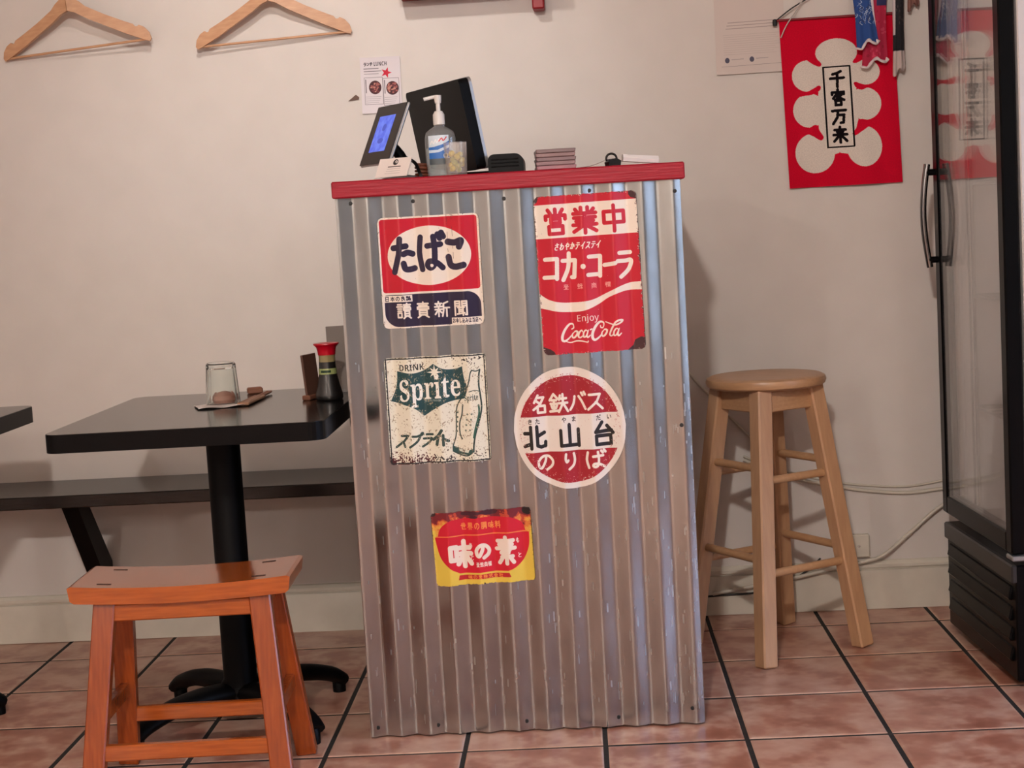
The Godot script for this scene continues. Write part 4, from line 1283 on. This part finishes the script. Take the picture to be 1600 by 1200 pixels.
	obj("front_card", done(cs), printed(ci, 0.7), hold)
	obj("foot", boxed(Vector3(0, 0.002, -0.012), Vector3(0.09, 0.003, 0.04), 0.001, Basis(Vector3.UP, -0.5)), M.clear_plastic, hold)
	obj("back_rest", boxed(Vector3(0, 0.022, -0.012), Vector3(0.09, 0.042, 0.002), 0.0005, tilt), M.clear_plastic, hold)
	# low black device right of the monitor
	var dev := thing("card_terminal", "low black rounded plastic device with ridges beside the monitor", "terminal", Vector3(-0.479, TOP, 0.70))
	var dp := PackedVector2Array()
	for k in [[1, 1, 0, 0.02], [-1, 1, 1, 0.014], [-1, -1, 2, 0.004], [1, -1, 3, 0.004]]:
		for i in 6:
			var a: float = PI / 2 * k[2] + PI / 2 * i / 5
			dp.append(Vector2(k[0] * (0.041 - k[3]) + cos(a) * k[3], 0.0225 + k[1] * (0.022 - k[3]) + sin(a) * k[3]))
	obj("body", prismed(dp, -0.09, 0.06, Transform3D(), true), M.black_plastic, dev)
	for k in 3:
		obj("ridge", boxed(Vector3(-0.002, 0.016 + k * 0.008, 0.0605), Vector3(0.064, 0.003, 0.003), 0.001), M.black_plastic, dev)
	# stacked bill trays
	for k in 5:
		var tr := thing("bill_tray", ["lowest pink lacquer tray in the stack on the counter", "second tray up in the pink lacquer stack on the counter", "middle tray of the pink lacquer stack on the counter", "second tray from the top of the pink stack", "topmost tray of the pink lacquer stack on the counter"][k], "tray", Vector3(-0.366, TOP + 0.0002 + k * 0.0094, 0.72), 0.06 - 0.02 * (k % 2), "stacked bill trays on the counter")
		var tc := mat([Color(0.66, 0.46, 0.48), Color(0.56, 0.43, 0.43), Color(0.50, 0.40, 0.40), Color(0.54, 0.42, 0.41), Color(0.48, 0.39, 0.38)][k], 0.35)
		obj("base", boxed(Vector3(0, 0.002, 0), Vector3(0.082, 0.004, 0.13), 0.0015), tc, tr)
		for s in [-1, 1]:
			obj("rim", boxed(Vector3(s * 0.0435, 0.0058, 0), Vector3(0.0035, 0.0084, 0.135), 0.001, Basis(Vector3.BACK, -s * 0.22)), tc, tr)
			obj("rim", boxed(Vector3(0, 0.0058, s * 0.0665), Vector3(0.088, 0.0084, 0.0035), 0.001), tc, tr)
	# bulldog clip, till slip and folded paper
	var clip := thing("bulldog_clip", "small dark metal clip lying on the red counter top", "clip", Vector3(-0.234, TOP, 0.79), 0.3)
	obj("jaw", prismed(PackedVector2Array([Vector2(-0.012, 0.0), Vector2(0.014, 0.0), Vector2(0.016, 0.012), Vector2(0.006, 0.018), Vector2(-0.006, 0.017), Vector2(-0.014, 0.01)]), -0.016, 0.016), mat(Color(0.16, 0.15, 0.14), 0.35, 0.6), clip)
	var loop := []
	for i in 15:
		var a := -0.4 + 4.0 * i / 14.0
		loop.append(Vector3(-0.002 + 0.0125 * cos(a), 0.018 + 0.011 * sin(a), 0.0))
	obj("handle_loop", tube(loop, 0.0026, 8), mat(Color(0.20, 0.19, 0.18), 0.3, 0.8), clip)
	var slip := sheet(-0.036, 0.036, func(_s): return -0.02, func(_s): return 0.02, func(s, u): return Vector3(s, 0.0012 + 0.02 * pow(clampf((s + 0.036) / 0.072, 0, 1), 2.2), -u), 14, 1, 0.0004, Rect2(-0.036, -0.02, 0.072, 0.04))
	tag(obj("till_slip", slip, M.paper, self, Vector3(-0.276, TOP, 0.80), Vector3(0, 0.05, 0)), "curled white till slip beside the metal clip", "paper")
	var fold := thing("folded_napkin", "rolled white paper napkin at the right of the counter top", "napkin", Vector3(-0.171, TOP, 0.78), 0.12)
	obj("roll", prismed(PackedVector2Array([Vector2(-0.014, 0.0), Vector2(0.014, 0.0), Vector2(0.016, 0.008), Vector2(0.008, 0.017), Vector2(-0.008, 0.016), Vector2(-0.016, 0.008)]), -0.041, 0.041, Transform3D(Basis(Vector3.BACK, -0.10) * Basis(Vector3.UP, PI / 2), Vector3(0, 0.006, 0))), M.paper, fold)
	obj("loose_end", sheet(-0.03, 0.044, func(_s): return -0.012, func(_s): return 0.016, func(s, u): return Vector3(s, 0.0225 - 0.16 * (s + 0.03) + 0.003 * sin(s * 160), u * -0.8), 16, 2, 0.0005, Rect2(-0.03, -0.012, 0.074, 0.028)), M.paper, fold)
	# loose cables between the display and the bottle
	tag(obj("display_cable", tube(smooth_path([Vector3(-0.712, TOP + 0.05, 0.72), Vector3(-0.69, TOP + 0.036, 0.75), Vector3(-0.679, TOP + 0.014, 0.775), Vector3(-0.674, TOP + 0.0045, 0.79), Vector3(-0.672, TOP + 0.0045, 0.815)], 6), 0.004, 8), M.black_plastic), "black cable hanging from the touch display", "cable")
	var coil := []
	for i in 40:
		var a := i * 0.55
		coil.append(Vector3(-0.676 + 0.016 * cos(a), TOP + 0.006 + 0.0007 * i, 0.72 + 0.016 * sin(a)))
	tag(obj("coiled_cord", tube(coil, 0.0032, 8), mat(Color(0.42, 0.22, 0.13), 0.5)), "brown coiled cord behind the business cards", "cord")

# ------------------------------------------------------------------ things on the table
func build_table_items():
	var y := 0.7803
	var nap := sheet(-0.058, 0.058, func(_s): return -0.05, func(_s): return 0.05, func(s, u): return Vector3(s, 0.0030 + 0.0016 * sin(s * 75 + u * 40) + 0.0008 * sin(u * 130), -u), 20, 14, 0.0006, Rect2(-0.058, -0.05, 0.116, 0.1))
	tag(obj("paper_napkin", nap, M.paper, self, Vector3(-1.222, y, 0.607), Vector3(0, 0.35, 0)), "square white paper napkin lying under the upturned glass", "napkin")
	var prof := [Vector2(0, 0.0885), Vector2(0.0275, 0.0885), Vector2(0.032, 0.085), Vector2(0.0397, 0.002), Vector2(0.0411, 0.0), Vector2(0.0425, 0.002), Vector2(0.0365, 0.097), Vector2(0.0325, 0.101), Vector2(0, 0.101)]
	tag(obj("drinking_glass", glass_mesh(prof, 14), M.tumbler, self, Vector3(-1.218, y + 0.0056, 0.585), Vector3(0, 0.1, 0)), "clear faceted drinking glass upturned on a white napkin", "glass")
	tag(obj("wrapped_sweet", turned([Vector2(0, 0.0005), Vector2(0.024, 0.0005), Vector2(0.031, 0.008), Vector2(0.03, 0.018), Vector2(0.02, 0.027), Vector2(0, 0.03)], 24, Vector3.ZERO, Basis(), Vector2(1.0, 0.7)), mat(Color(0.72, 0.50, 0.43), 0.5), self, Vector3(-1.214, y + 0.0056, 0.583), Vector3(0, 0.2, 0)), "pinkish brown oval lump seen through the upturned glass", "sweet")
	# paper chopstick sleeve with the stick ends showing
	var slv := thing("chopsticks", "wooden chopsticks in a paper sleeve beside the drinking glass", "chopsticks", Vector3(-1.152, y, 0.50), -0.05)
	obj("sleeve", boxed(Vector3(0, 0.005, 0.05), Vector3(0.03, 0.007, 0.17), 0.002), mat(Color(0.62, 0.46, 0.36), 0.7), slv)
	for s in [-1, 1]:
		obj("stick", boxed(Vector3(s * 0.006, 0.006, -0.02), Vector3(0.007, 0.006, 0.24), 0.002, Basis(Vector3.UP, s * 0.02)), mat(Color(0.50, 0.30, 0.19), 0.6), slv)
	tag(obj("wooden_block", boxed(Vector3(0, 0.008, 0), Vector3(0.04, 0.016, 0.03), 0.003), mat(Color(0.50, 0.31, 0.22), 0.6), self, Vector3(-1.19, y, 0.33), Vector3(0, 0.3, 0)), "small brown wooden block behind the chopsticks", "block")
	# soy sauce
	var soy := thing("soy_sauce_bottle", "small glass soy sauce bottle with a flared red cap", "bottle", Vector3(-0.953, y, 0.585))
	var dark := mat(Color(0.022, 0.012, 0.01), 0.06)
	dark.clearcoat_enabled = true
	obj("bottle", turned([Vector2(0, 0.0), Vector2(0.031, 0.0), Vector2(0.034, 0.004), Vector2(0.0335, 0.014), Vector2(0.0275, 0.038), Vector2(0.0225, 0.062), Vector2(0.0205, 0.082), Vector2(0.0202, 0.094)], 36), dark, soy)
	obj("neck", turned([Vector2(0.0202, 0.094), Vector2(0.02, 0.104), Vector2(0.0205, 0.115), Vector2(0, 0.115)], 36), mat(Color(0.58, 0.52, 0.36), 0.08), soy)
	obj("label_band", turned([Vector2(0.0225, 0.064), Vector2(0.0217, 0.078)], 36), mat(Color(0.62, 0.66, 0.42), 0.4), soy)
	var ink := mat(Color(0.10, 0.22, 0.14), 0.4)
	obj("label_print", sheet(-0.6, 0.6, func(_s): return 0.068, func(_s): return 0.074, func(s, u): return Vector3(sin(s - 0.1) * 0.0226, u, cos(s - 0.1) * 0.0226), 8, 1, 0.0002, Rect2(-0.6, 0.068, 1.2, 0.006)), ink, soy)
	obj("cap", turned([Vector2(0, 0.111), Vector2(0.0215, 0.111), Vector2(0.0222, 0.119), Vector2(0.0245, 0.13), Vector2(0.0315, 0.137), Vector2(0.031, 0.140), Vector2(0.02, 0.139), Vector2(0.008, 0.134), Vector2(0, 0.134)], 32), mat(Color(0.74, 0.03, 0.13), 0.3), soy)
	# menu cards
	var brd := thing("menu_board", "thin brown menu board standing beside the soy sauce", "menu", Vector3(-1.003, y, 0.545), 1.25)
	obj("board", boxed(Vector3(0, 0.056, 0), Vector3(0.07, 0.112, 0.006), 0.001, Basis(Vector3.RIGHT, -0.08)), mat(Color(0.36, 0.24, 0.19), 0.5), brd)
	obj("foot", boxed(Vector3(0, 0.006, 0.002), Vector3(0.074, 0.012, 0.022), 0.002), mat(Color(0.45, 0.28, 0.2), 0.5), brd)
	var mst := thing("menu_stand", "grey menu sleeve half hidden behind the counter edge", "menu", Vector3(-0.93, y, 0.40), 0.25)
	obj("sleeve", boxed(Vector3(0, 0.085, 0), Vector3(0.10, 0.17, 0.003), 0.001, Basis(Vector3.RIGHT, -0.06)), mat(Color(0.50, 0.46, 0.43), 0.25), mst)
	obj("foot", boxed(Vector3(0, 0.004, 0), Vector3(0.10, 0.008, 0.05), 0.002), M.clear_plastic, mst)

func glass_mesh(prof: Array, seg: int) -> SurfaceTool:
	var st := S()
	for i in range(prof.size() - 1):
		var p: Vector2 = prof[i]
		var q: Vector2 = prof[i + 1]
		var d := q - p
		st.set_smooth_group(-1 if i == 5 else i + 1)
		for k in seg:
			var a0 := TAU * k / seg
			var a1 := TAU * (k + 1) / seg
			var c0 := Vector3(cos(a0), 0, sin(a0))
			var c1 := Vector3(cos(a1), 0, sin(a1))
			var n := (c0 + c1) * d.y + Vector3(0, -2 * d.x, 0)
			var A := c0 * p.x + Vector3(0, p.y, 0)
			var B := c1 * p.x + Vector3(0, p.y, 0)
			var C := c1 * q.x + Vector3(0, q.y, 0)
			var D := c0 * q.x + Vector3(0, q.y, 0)
			if p.x > 1e-6:
				tri(st, A, B, C, n)
			if q.x > 1e-6:
				tri(st, A, C, D, n)
	return done(st)

# ------------------------------------------------------------------ on the wall
func build_hanger(label: String, at: Vector3, roll: float, yaw: float):
	var t := thing("clothes_hanger", label, "hanger", at, WALL_TURN + yaw, "wooden clothes hangers on the wall")
	t.rotation.z = roll
	var half := PackedVector2Array([Vector2(0, 0.042), Vector2(0.018, 0.041), Vector2(0.034, 0.030), Vector2(0.05, 0.014), Vector2(0.10, -0.015), Vector2(0.15, -0.040), Vector2(0.176, -0.052), Vector2(0.181, -0.060), Vector2(0.187, -0.060), Vector2(0.192, -0.056), Vector2(0.206, -0.064), Vector2(0.218, -0.080), Vector2(0.222, -0.098), Vector2(0.217, -0.106), Vector2(0.20, -0.099), Vector2(0.15, -0.075), Vector2(0.10, -0.048), Vector2(0.05, -0.021), Vector2(0.02, -0.001), Vector2(0.0, 0.006)])
	for s in [-1, 1]:
		var p := PackedVector2Array()
		for v in half:
			p.append(Vector2(v.x * s, v.y))
		obj("arm", prismed(p, -0.006, 0.006, Transform3D(Basis(Vector3.UP, s * 0.16) * Basis.from_scale(Vector3(1.03, 1, 1)), Vector3.ZERO)), M.hanger, t)
	obj("trouser_bar", tube([Vector3(-0.208, -0.099, -0.034), Vector3(0.208, -0.099, -0.034)], 0.0036, 10), M.hanger, t)
	var hook := [Vector3(0, 0.04, 0), Vector3(0, 0.075, 0)]
	for i in 9:
		var a := -PI / 2 + PI * 1.25 * i / 8.0
		hook.append(Vector3(0.021 * cos(a), 0.098 + 0.022 * sin(a), 0))
	obj("hook", tube(smooth_path(hook, 3), 0.0018, 8), M.chrome, t)
	var peg := thing("wall_peg", label.replace("hanger", "hanger's wall peg"), "peg", wall_at(at.x - roll * 0.1, at.y + 0.117), WALL_TURN, "pegs for the clothes hangers")
	obj("pin", tube([Vector3(0, -0.004, 0.0), Vector3(0, -0.004, 0.09)], 0.005, 10), M.chrome, peg)
	obj("rose", turned([Vector2(0.02, 0.0), Vector2(0.018, 0.006), Vector2(0, 0.008)], 20, Vector3(0, -0.004, 0), Basis(Vector3.RIGHT, PI / 2)), M.chrome, peg)

func build_wall_items():
	build_hanger("wooden clothes hanger at the left end of the wall", wall_at(-1.750, 1.860, 0.07), 0.062, -0.07)
	build_hanger("wooden clothes hanger nearer to the lunch menu sheet", wall_at(-1.168, 1.852, 0.06), 0.045, 0.06)
	# lunch menu
	var im := canvas(400, 560, Color(0.86, 0.83, 0.84))
	var ink := Color(0.22, 0.19, 0.22)
	glyphs(im, "ランチ", Rect2(34, 48, 92, 36), 7, ink)
	latin(im, "LUNCH", Rect2(138, 46, 128, 40), ink, false, true)
	for k in 3:
		stroke(im, [Vector2(36, 112 + k * 26), Vector2(180 + (k % 2) * 30, 112 + k * 26)], 9.0 - k * 2, Color(0.48, 0.45, 0.47))
	var st := []
	for k in 10:
		var a := TAU * k / 10 - PI / 2 + 0.35
		st.append(Vector2(258, 158) + Vector2(cos(a), sin(a)) * (56.0 if k % 2 == 0 else 23.0))
	poly(im, st, Color(0.78, 0.12, 0.22))
	for f in [Rect2(34, 200, 182, 270), Rect2(222, 214, 156, 270)]:
		var r: Rect2 = f
		stroke(im, [r.position, Vector2(r.end.x, r.position.y), r.end, Vector2(r.position.x, r.end.y), r.position], 4, Color(0.45, 0.42, 0.44))
		stroke(im, [r.position + Vector2(14, 20), r.position + Vector2(14, 150)], 9, Color(0.42, 0.40, 0.42))
		var c := r.position + Vector2(r.size.x * 0.58, 100)
		oval(im, c, 62, 68, Color(0.28, 0.14, 0.16))
		for k in 26:
			oval(im, c + Vector2(rng.randf_range(-40, 40), rng.randf_range(-44, 44)), rng.randf_range(7, 17), rng.randf_range(6, 14), [Color(0.62, 0.36, 0.34), Color(0.74, 0.52, 0.46), Color(0.42, 0.20, 0.22)][k % 3])
		for k in 4:
			stroke(im, [Vector2(r.position.x + 8, r.position.y + 192 + k * 20), Vector2(r.end.x - 20 - k * 9, r.position.y + 192 + k * 20)], 4, Color(0.62, 0.60, 0.61))
	oval(im, Vector2(206, 516), 9, 14, Color(0.4, 0.36, 0.36))
	var curl := func(s, u): return Vector3(s, u, 0.002 + 0.004 * pow(absf(u) / 0.08, 3) + 0.0015 * sin(s * 50))
	tag(obj("lunch_menu", sheet(-0.0585, 0.0585, func(_s): return -0.08, func(_s): return 0.08, curl, 12, 10, 0.0003, Rect2(-0.0585, -0.08, 0.117, 0.16)), printed(im, 0.75), self, wall_at(-0.8655, 1.606, 0.001), Vector3(0, WALL_TURN, -0.012)), "white lunch menu sheet with a red star above the touch display", "poster")
	tag(obj("tape_scrap", prismed(PackedVector2Array([Vector2(-0.017, -0.008), Vector2(0.014, -0.005), Vector2(0.015, 0.002), Vector2(0.006, 0.009)]), 0.0, 0.003), mat(Color(0.40, 0.30, 0.25), 0.7), self, wall_at(-0.947, 1.574, 0.001), Vector3(0, WALL_TURN, 0)), "brown torn scrap of tape left of the lunch menu", "tape")
	# red shelf whose underside just shows at the top of the picture
	var sh := thing("red_shelf", "dark red painted wall shelf with a bracket at the top edge", "shelf", wall_at(-0.56, 1.838), WALL_TURN)
	obj("board", boxed(Vector3(0, 0.012, 0.06), Vector3(0.46, 0.022, 0.118), 0.003), M.dark_red, sh)
	for x in [0.164]:
		obj("bracket", boxed(Vector3(x, -0.026, 0.035), Vector3(0.034, 0.054, 0.068), 0.004), M.dark_red, sh)
	# official notice
	im = canvas(520, 760, Color(0.80, 0.75, 0.72))
	var dim := Color(0.64, 0.59, 0.57)
	for k in 3:
		stroke(im, [Vector2(100 - k * 8, 380 + k * 22), Vector2(430 + k * 4, 376 + k * 22)], 6, dim)
	for k in 10:
		stroke(im, [Vector2(60, 470 + k * 16), Vector2(490 - (k * 37) % 60, 468 + k * 16)], 3, Color(0.73, 0.68, 0.65))
	for x in [84, 268]:
		oval(im, Vector2(x, 656), 17, 20, Color(0.28, 0.26, 0.34))
		stroke(im, [Vector2(x + 34, 652), Vector2(x + 120, 650)], 6, Color(0.64, 0.60, 0.59))
	stroke(im, [Vector2(40, 702), Vector2(520, 694)], 3, Color(0.58, 0.53, 0.52))
	tag(obj("official_notice", sheet(-0.0985, 0.0985, func(_s): return -0.145, func(_s): return 0.145, func(s, u): return Vector3(s, u, 0.002 + 0.005 * pow(maxf(0.0, -u) / 0.145, 4)), 8, 10, 0.0004, Rect2(-0.0985, -0.145, 0.197, 0.29)), printed(im, 0.6), self, wall_at(0.199, 1.718, 0.001), Vector3(0, WALL_TURN, 0)), "pale printed notice with two round seals behind the red banner", "poster")
	build_banner()
	build_streamers()

func build_banner():
	var w := 640
	var h := 960
	var red := Color(0.77, 0.04, 0.17)
	var white := Color(0.84, 0.80, 0.76)
	var im := canvas(w, h, red)
	# scalloped flower plaque
	var fold := noise(0.02, 15, 2)
	for a in [[309, 200, 117, 80], [140, 323, 87, 89], [140, 520, 92, 97], [156, 765, 111, 115], [465, 320, 80, 72], [452, 499, 92, 93], [435, 741, 100, 116]]:
		oval(im, Vector2(a[0], a[1]), a[2], a[3], white)
	poly(im, [Vector2(214, 195), Vector2(409, 195), Vector2(415, 280), Vector2(410, 375), Vector2(406, 470), Vector2(410, 584), Vector2(377, 689), Vector2(359, 784), Vector2(295, 770), Vector2(219, 793), Vector2(190, 698), Vector2(185, 603), Vector2(186, 489), Vector2(202, 375), Vector2(197, 280)], white)
	# red notches between the lobes
	poly(im, curve([Vector2(132, 225), Vector2(171, 256), Vector2(207, 273), Vector2(223, 263), Vector2(212, 242), Vector2(190, 223), Vector2(189, 195), Vector2(132, 225)], 5), red)
	poly(im, curve([Vector2(434, 195), Vector2(424, 223), Vector2(404, 247), Vector2(398, 261), Vector2(416, 266), Vector2(454, 250), Vector2(493, 238), Vector2(434, 195)], 5), red)
	poly(im, curve([Vector2(66, 442), Vector2(113, 435), Vector2(159, 430), Vector2(203, 409), Vector2(211, 390), Vector2(199, 381), Vector2(172, 394), Vector2(133, 411), Vector2(68, 413), Vector2(66, 442)], 5), red)
	poly(im, curve([Vector2(394, 379), Vector2(406, 373), Vector2(433, 383), Vector2(469, 392), Vector2(544, 385), Vector2(542, 406), Vector2(477, 408), Vector2(439, 419), Vector2(408, 406), Vector2(394, 379)], 5), red)
	poly(im, curve([Vector2(50, 613), Vector2(123, 620), Vector2(171, 603), Vector2(191, 641), Vector2(209, 674), Vector2(200, 692), Vector2(182, 689), Vector2(147, 665), Vector2(102, 649), Vector2(45, 670), Vector2(50, 613)], 5), red)
	poly(im, curve([Vector2(553, 589), Vector2(469, 592), Vector2(418, 588), Vector2(396, 632), Vector2(373, 662), Vector2(378, 677), Vector2(395, 674), Vector2(436, 649), Vector2(485, 624), Vector2(548, 641), Vector2(553, 589)], 5), red)
	poly(im, [Vector2(171, 902), Vector2(231, 860), Vector2(273, 808), Vector2(295, 765), Vector2(315, 808), Vector2(353, 846), Vector2(395, 888)], red)
	stroke(im, [Vector2(230, 280), Vector2(378, 280), Vector2(378, 738), Vector2(230, 738), Vector2(230, 280)], 9, Color(0.06, 0.05, 0.06))
	var y := 316
	for ch in ["千", "客", "万", "来"]:
		glyph(im, ch, Rect2(262, y - 12, 84, 92), 16, Color(0.07, 0.05, 0.06))
		y += 106
	# weave
	for yy in range(0, h, 2):
		for xx in range(0, w, 2):
			var c := im.get_pixel(xx, yy)
			im.fill_rect(Rect2i(xx, yy, 2, 2), c * (1.0 + 0.07 * fold.get_noise_2d(xx * 6, yy * 6)))
	var m := printed(im, 0.85)
	m.metallic_specular = 0.2
	var t := thing("greeting_banner", "red cloth banner with a white flower plaque and vertical calligraphy", "banner", wall_at(0.447, 1.477, 0.012), WALL_TURN)
	t.rotation.z = 0.0
	var hang := func(s, u):
		var k: float = (0.237 - u) / 0.474
		return Vector3(s - 0.006 + 0.012 * k, u, 0.004 + 0.006 * k * sin(s * 22 + 0.6) + 0.002 * sin(s * 60 + u * 9))
	obj("cloth", sheet(-0.16, 0.16, func(_s): return -0.237, func(_s): return 0.237, hang, 40, 20, 0.0008, Rect2(-0.16, -0.237, 0.32, 0.474)), m, t)
	obj("rod", tube([Vector3(-0.172, 0.237, 0.006), Vector3(0.162, 0.237, 0.006)], 0.0038, 10), mat(Color(0.5, 0.06, 0.1), 0.5), t)
	var black := mat(Color(0.06, 0.06, 0.06), 0.6)
	obj("hanging_string", tube(smooth_path([Vector3(-0.176, 0.236, 0.008), Vector3(-0.13, 0.268, 0.012), Vector3(-0.06, 0.306, 0.012), Vector3(0.0, 0.345, 0.006)], 4), 0.0018, 8), black, t)
	obj("knot", turned([Vector2(0, -0.011), Vector2(0.006, -0.009), Vector2(0.007, 0), Vector2(0.006, 0.008), Vector2(0, 0.01)], 10, Vector3(-0.178, 0.232, 0.008)), black, t)
	obj("tape_loop", tube(smooth_path([Vector3(-0.163, 0.188, 0.012), Vector3(-0.146, 0.222, 0.014), Vector3(-0.112, 0.27, 0.016), Vector3(-0.07, 0.33, 0.012)], 4), 0.005, 8, 0.35), mat(Color(0.80, 0.76, 0.74), 0.7), t)

func streamer(label: String, at: Vector3, w: float, h: float, lean: float, img: Image, frill: float, kind: String):
	var t := thing(kind, label, "streamer", at, WALL_TURN, "small cloth streamers hanging over the banner")
	var m := printed(img, 0.85)
	# a flattened sleeve that narrows, then flares to its hem
	var lo := func(s): return -h + 0.02 * (s / w) + 0.008 * cos(s / w * 9.0)
	var f := func(s, u):
		var k: float = -u / h
		var pinch: float = 1.0 - 0.14 * sin(PI * clampf(k, 0, 1))
		var e: float = sqrt(maxf(0.0, 1.0 - pow(2.0 * s / w, 2)))
		return Vector3(s * pinch + lean * k, u, 0.008 * e + 0.004 * sin(s / w * 12.0) * k)
	obj("front_cloth", sheet(-w / 2, w / 2, lo, func(_s): return 0.0, f, 18, 10, 0.0006, Rect2(-w / 2, -h, w, h)), m, t)
	var g := func(s, u):
		var v: Vector3 = f.call(s, u)
		return Vector3(v.x, v.y, -0.006 * sqrt(maxf(0.0, 1.0 - pow(2.0 * s / w, 2))))
	obj("back_cloth", sheet(-w / 2, w / 2, lo, func(_s): return 0.0, g, 18, 4, 0.0006, Rect2(-w / 2, -h, w, h)), m, t)
	if frill > 0:
		var hem := []
		for i in 21:
			var s := lerpf(-w / 2, w / 2, i / 20.0)
			var p: Vector3 = f.call(s, lo.call(s))
			hem.append(p + Vector3(0, -frill * 0.2, 0.003 * sin(i * 1.3)))
		obj("frill", tube(hem, frill, 10, 0.5), mat(Color(0.86, 0.80, 0.80), 0.9), t)

func build_streamers():
	var im := canvas(160, 400, Color(0.12, 0.27, 0.52))
	for k in 90:
		var p := Vector2(rng.randf_range(0, 160), rng.randf_range(0, 260))
		stroke(im, curve([p, p + Vector2(rng.randf_range(-14, 14), 10), p + Vector2(rng.randf_range(-20, 20), 22)], 3), 4, [Color(0.70, 0.74, 0.80), Color(0.16, 0.18, 0.28), Color(0.48, 0.55, 0.68)][k % 3])
	poly(im, [Vector2(128, 0), Vector2(160, 0), Vector2(160, 300), Vector2(146, 200)], Color(0.85, 0.80, 0.82))
	streamer("blue patterned cloth streamer with a white frilled hem over the banner", wall_at(0.508, 1.80, 0.054), 0.062, 0.168, 0.012, im, 0.006, "cloth_streamer")
	im = canvas(160, 400, Color(0.66, 0.10, 0.24))
	for k in 40:
		oval(im, Vector2(rng.randf_range(0, 160), rng.randf_range(0, 400)), rng.randf_range(4, 12), rng.randf_range(4, 10), [Color(0.58, 0.06, 0.19), Color(0.74, 0.22, 0.34)][k % 2])
	im.fill_rect(Rect2i(90, 0, 70, 120), Color(0.16, 0.17, 0.34))
	streamer("crimson cloth streamer with a pale hem behind the blue one", wall_at(0.548, 1.80, 0.036), 0.072, 0.218, -0.006, im, 0.007, "cloth_streamer")
	im = canvas(120, 400, Color(0.09, 0.09, 0.11))
	for k in 50:
		oval(im, Vector2(rng.randf_range(0, 120), rng.randf_range(0, 200)), rng.randf_range(3, 9), rng.randf_range(3, 9), [Color(0.26, 0.22, 0.22), Color(0.14, 0.13, 0.15)][k % 2])
	im.fill_rect(Rect2i(0, 310, 120, 90), Color(0.74, 0.68, 0.66))
	poly(im, [Vector2(0, 0), Vector2(34, 0), Vector2(20, 240), Vector2(0, 240)], Color(0.78, 0.74, 0.74))
	streamer("narrow black cloth streamer with a pale tip at the banner's right", wall_at(0.611, 1.80, 0.04), 0.034, 0.25, -0.004, im, 0.0, "cloth_streamer")
	im = canvas(60, 60, Color(0.52, 0.36, 0.32))
	streamer("short brown cloth streamer end at the top right of the banner", wall_at(0.655, 1.80, 0.03), 0.034, 0.072, 0.0, im, 0.0, "cloth_streamer")
	# the pole they hang from lies above the picture
	var pole := thing("streamer_pole", "thin bamboo pole holding the cloth streamers above the banner", "pole", wall_at(0.56, 1.803, 0.035), WALL_TURN)
	obj("bamboo", tube([Vector3(-0.12, 0, 0), Vector3(0.16, 0, 0)], 0.005, 10), M.hanger, pole)
	for x in [-0.1, 0.14]:
		obj("wall_hook", tube([Vector3(x, 0, 0), Vector3(x, 0, -0.035)], 0.003, 8), M.chrome, pole)

# ------------------------------------------------------------------ cables by the skirting
func build_cables():
	var cab := func(called, label, pts, r, m):
		var p := []
		for a in pts:
			p.append(wall_at(a[0], a[1], a[2] if a.size() > 2 else r + 0.001))
		tag(obj(called, tube(smooth_path(p, 6), r, 8), m), label, "cable", "pale cables along the wall")
	cab.call("power_cable", "upper pale cable sagging from the bar stool to the fridge", [[0.13, 0.47], [0.25, 0.42], [0.40, 0.381], [0.50, 0.366], [0.60, 0.360], [0.70, 0.372], [0.80, 0.39]], 0.0035, M.cord_white)
	cab.call("power_cable", "lower thicker cable sagging beside the bar stool to the fridge", [[0.13, 0.46], [0.25, 0.405], [0.40, 0.368], [0.50, 0.350], [0.60, 0.341], [0.70, 0.349], [0.80, 0.36]], 0.0055, M.cord_white)
	cab.call("power_cable", "white cable slanting down from the fridge to the outlet box", [[0.80, 0.33, 0.02], [0.70, 0.305, 0.02], [0.60, 0.225, 0.02], [0.52, 0.165, 0.032], [0.46, 0.148, 0.034], [0.36, 0.128, 0.03], [0.26, 0.108, 0.03], [0.15, 0.09, 0.03], [0.02, 0.07, 0.03]], 0.0055, M.cord_white)
	cab.call("data_cable", "thin cable slanting down the wall from behind the counter", [[-0.08, 0.80], [0.009, 0.69], [0.09, 0.595], [0.165, 0.513], [0.22, 0.46]], 0.004, M.cord_white)
	cab.call("data_cable", "thin dark cable low on the baseboard behind the stool", [[-0.1, 0.055, 0.016], [0.05, 0.062, 0.0165], [0.15, 0.066, 0.0165], [0.24, 0.092, 0.0165], [0.30, 0.125, 0.0165], [0.34, 0.16, 0.0165]], 0.003, mat(Color(0.14, 0.12, 0.11), 0.5))
	var ob := thing("outlet_box", "small white outlet box on the wall behind the bar stool", "outlet", wall_at(0.452, 0.192), WALL_TURN)
	obj("cover", boxed(Vector3(0, 0, 0.012), Vector3(0.064, 0.068, 0.024), 0.004), M.trim, ob)
	obj("screw", turned([Vector2(0.004, 0.024), Vector2(0.003, 0.026), Vector2(0, 0.0265)], 10, Vector3.ZERO, Basis(Vector3.RIGHT, PI / 2)), M.chrome, ob)
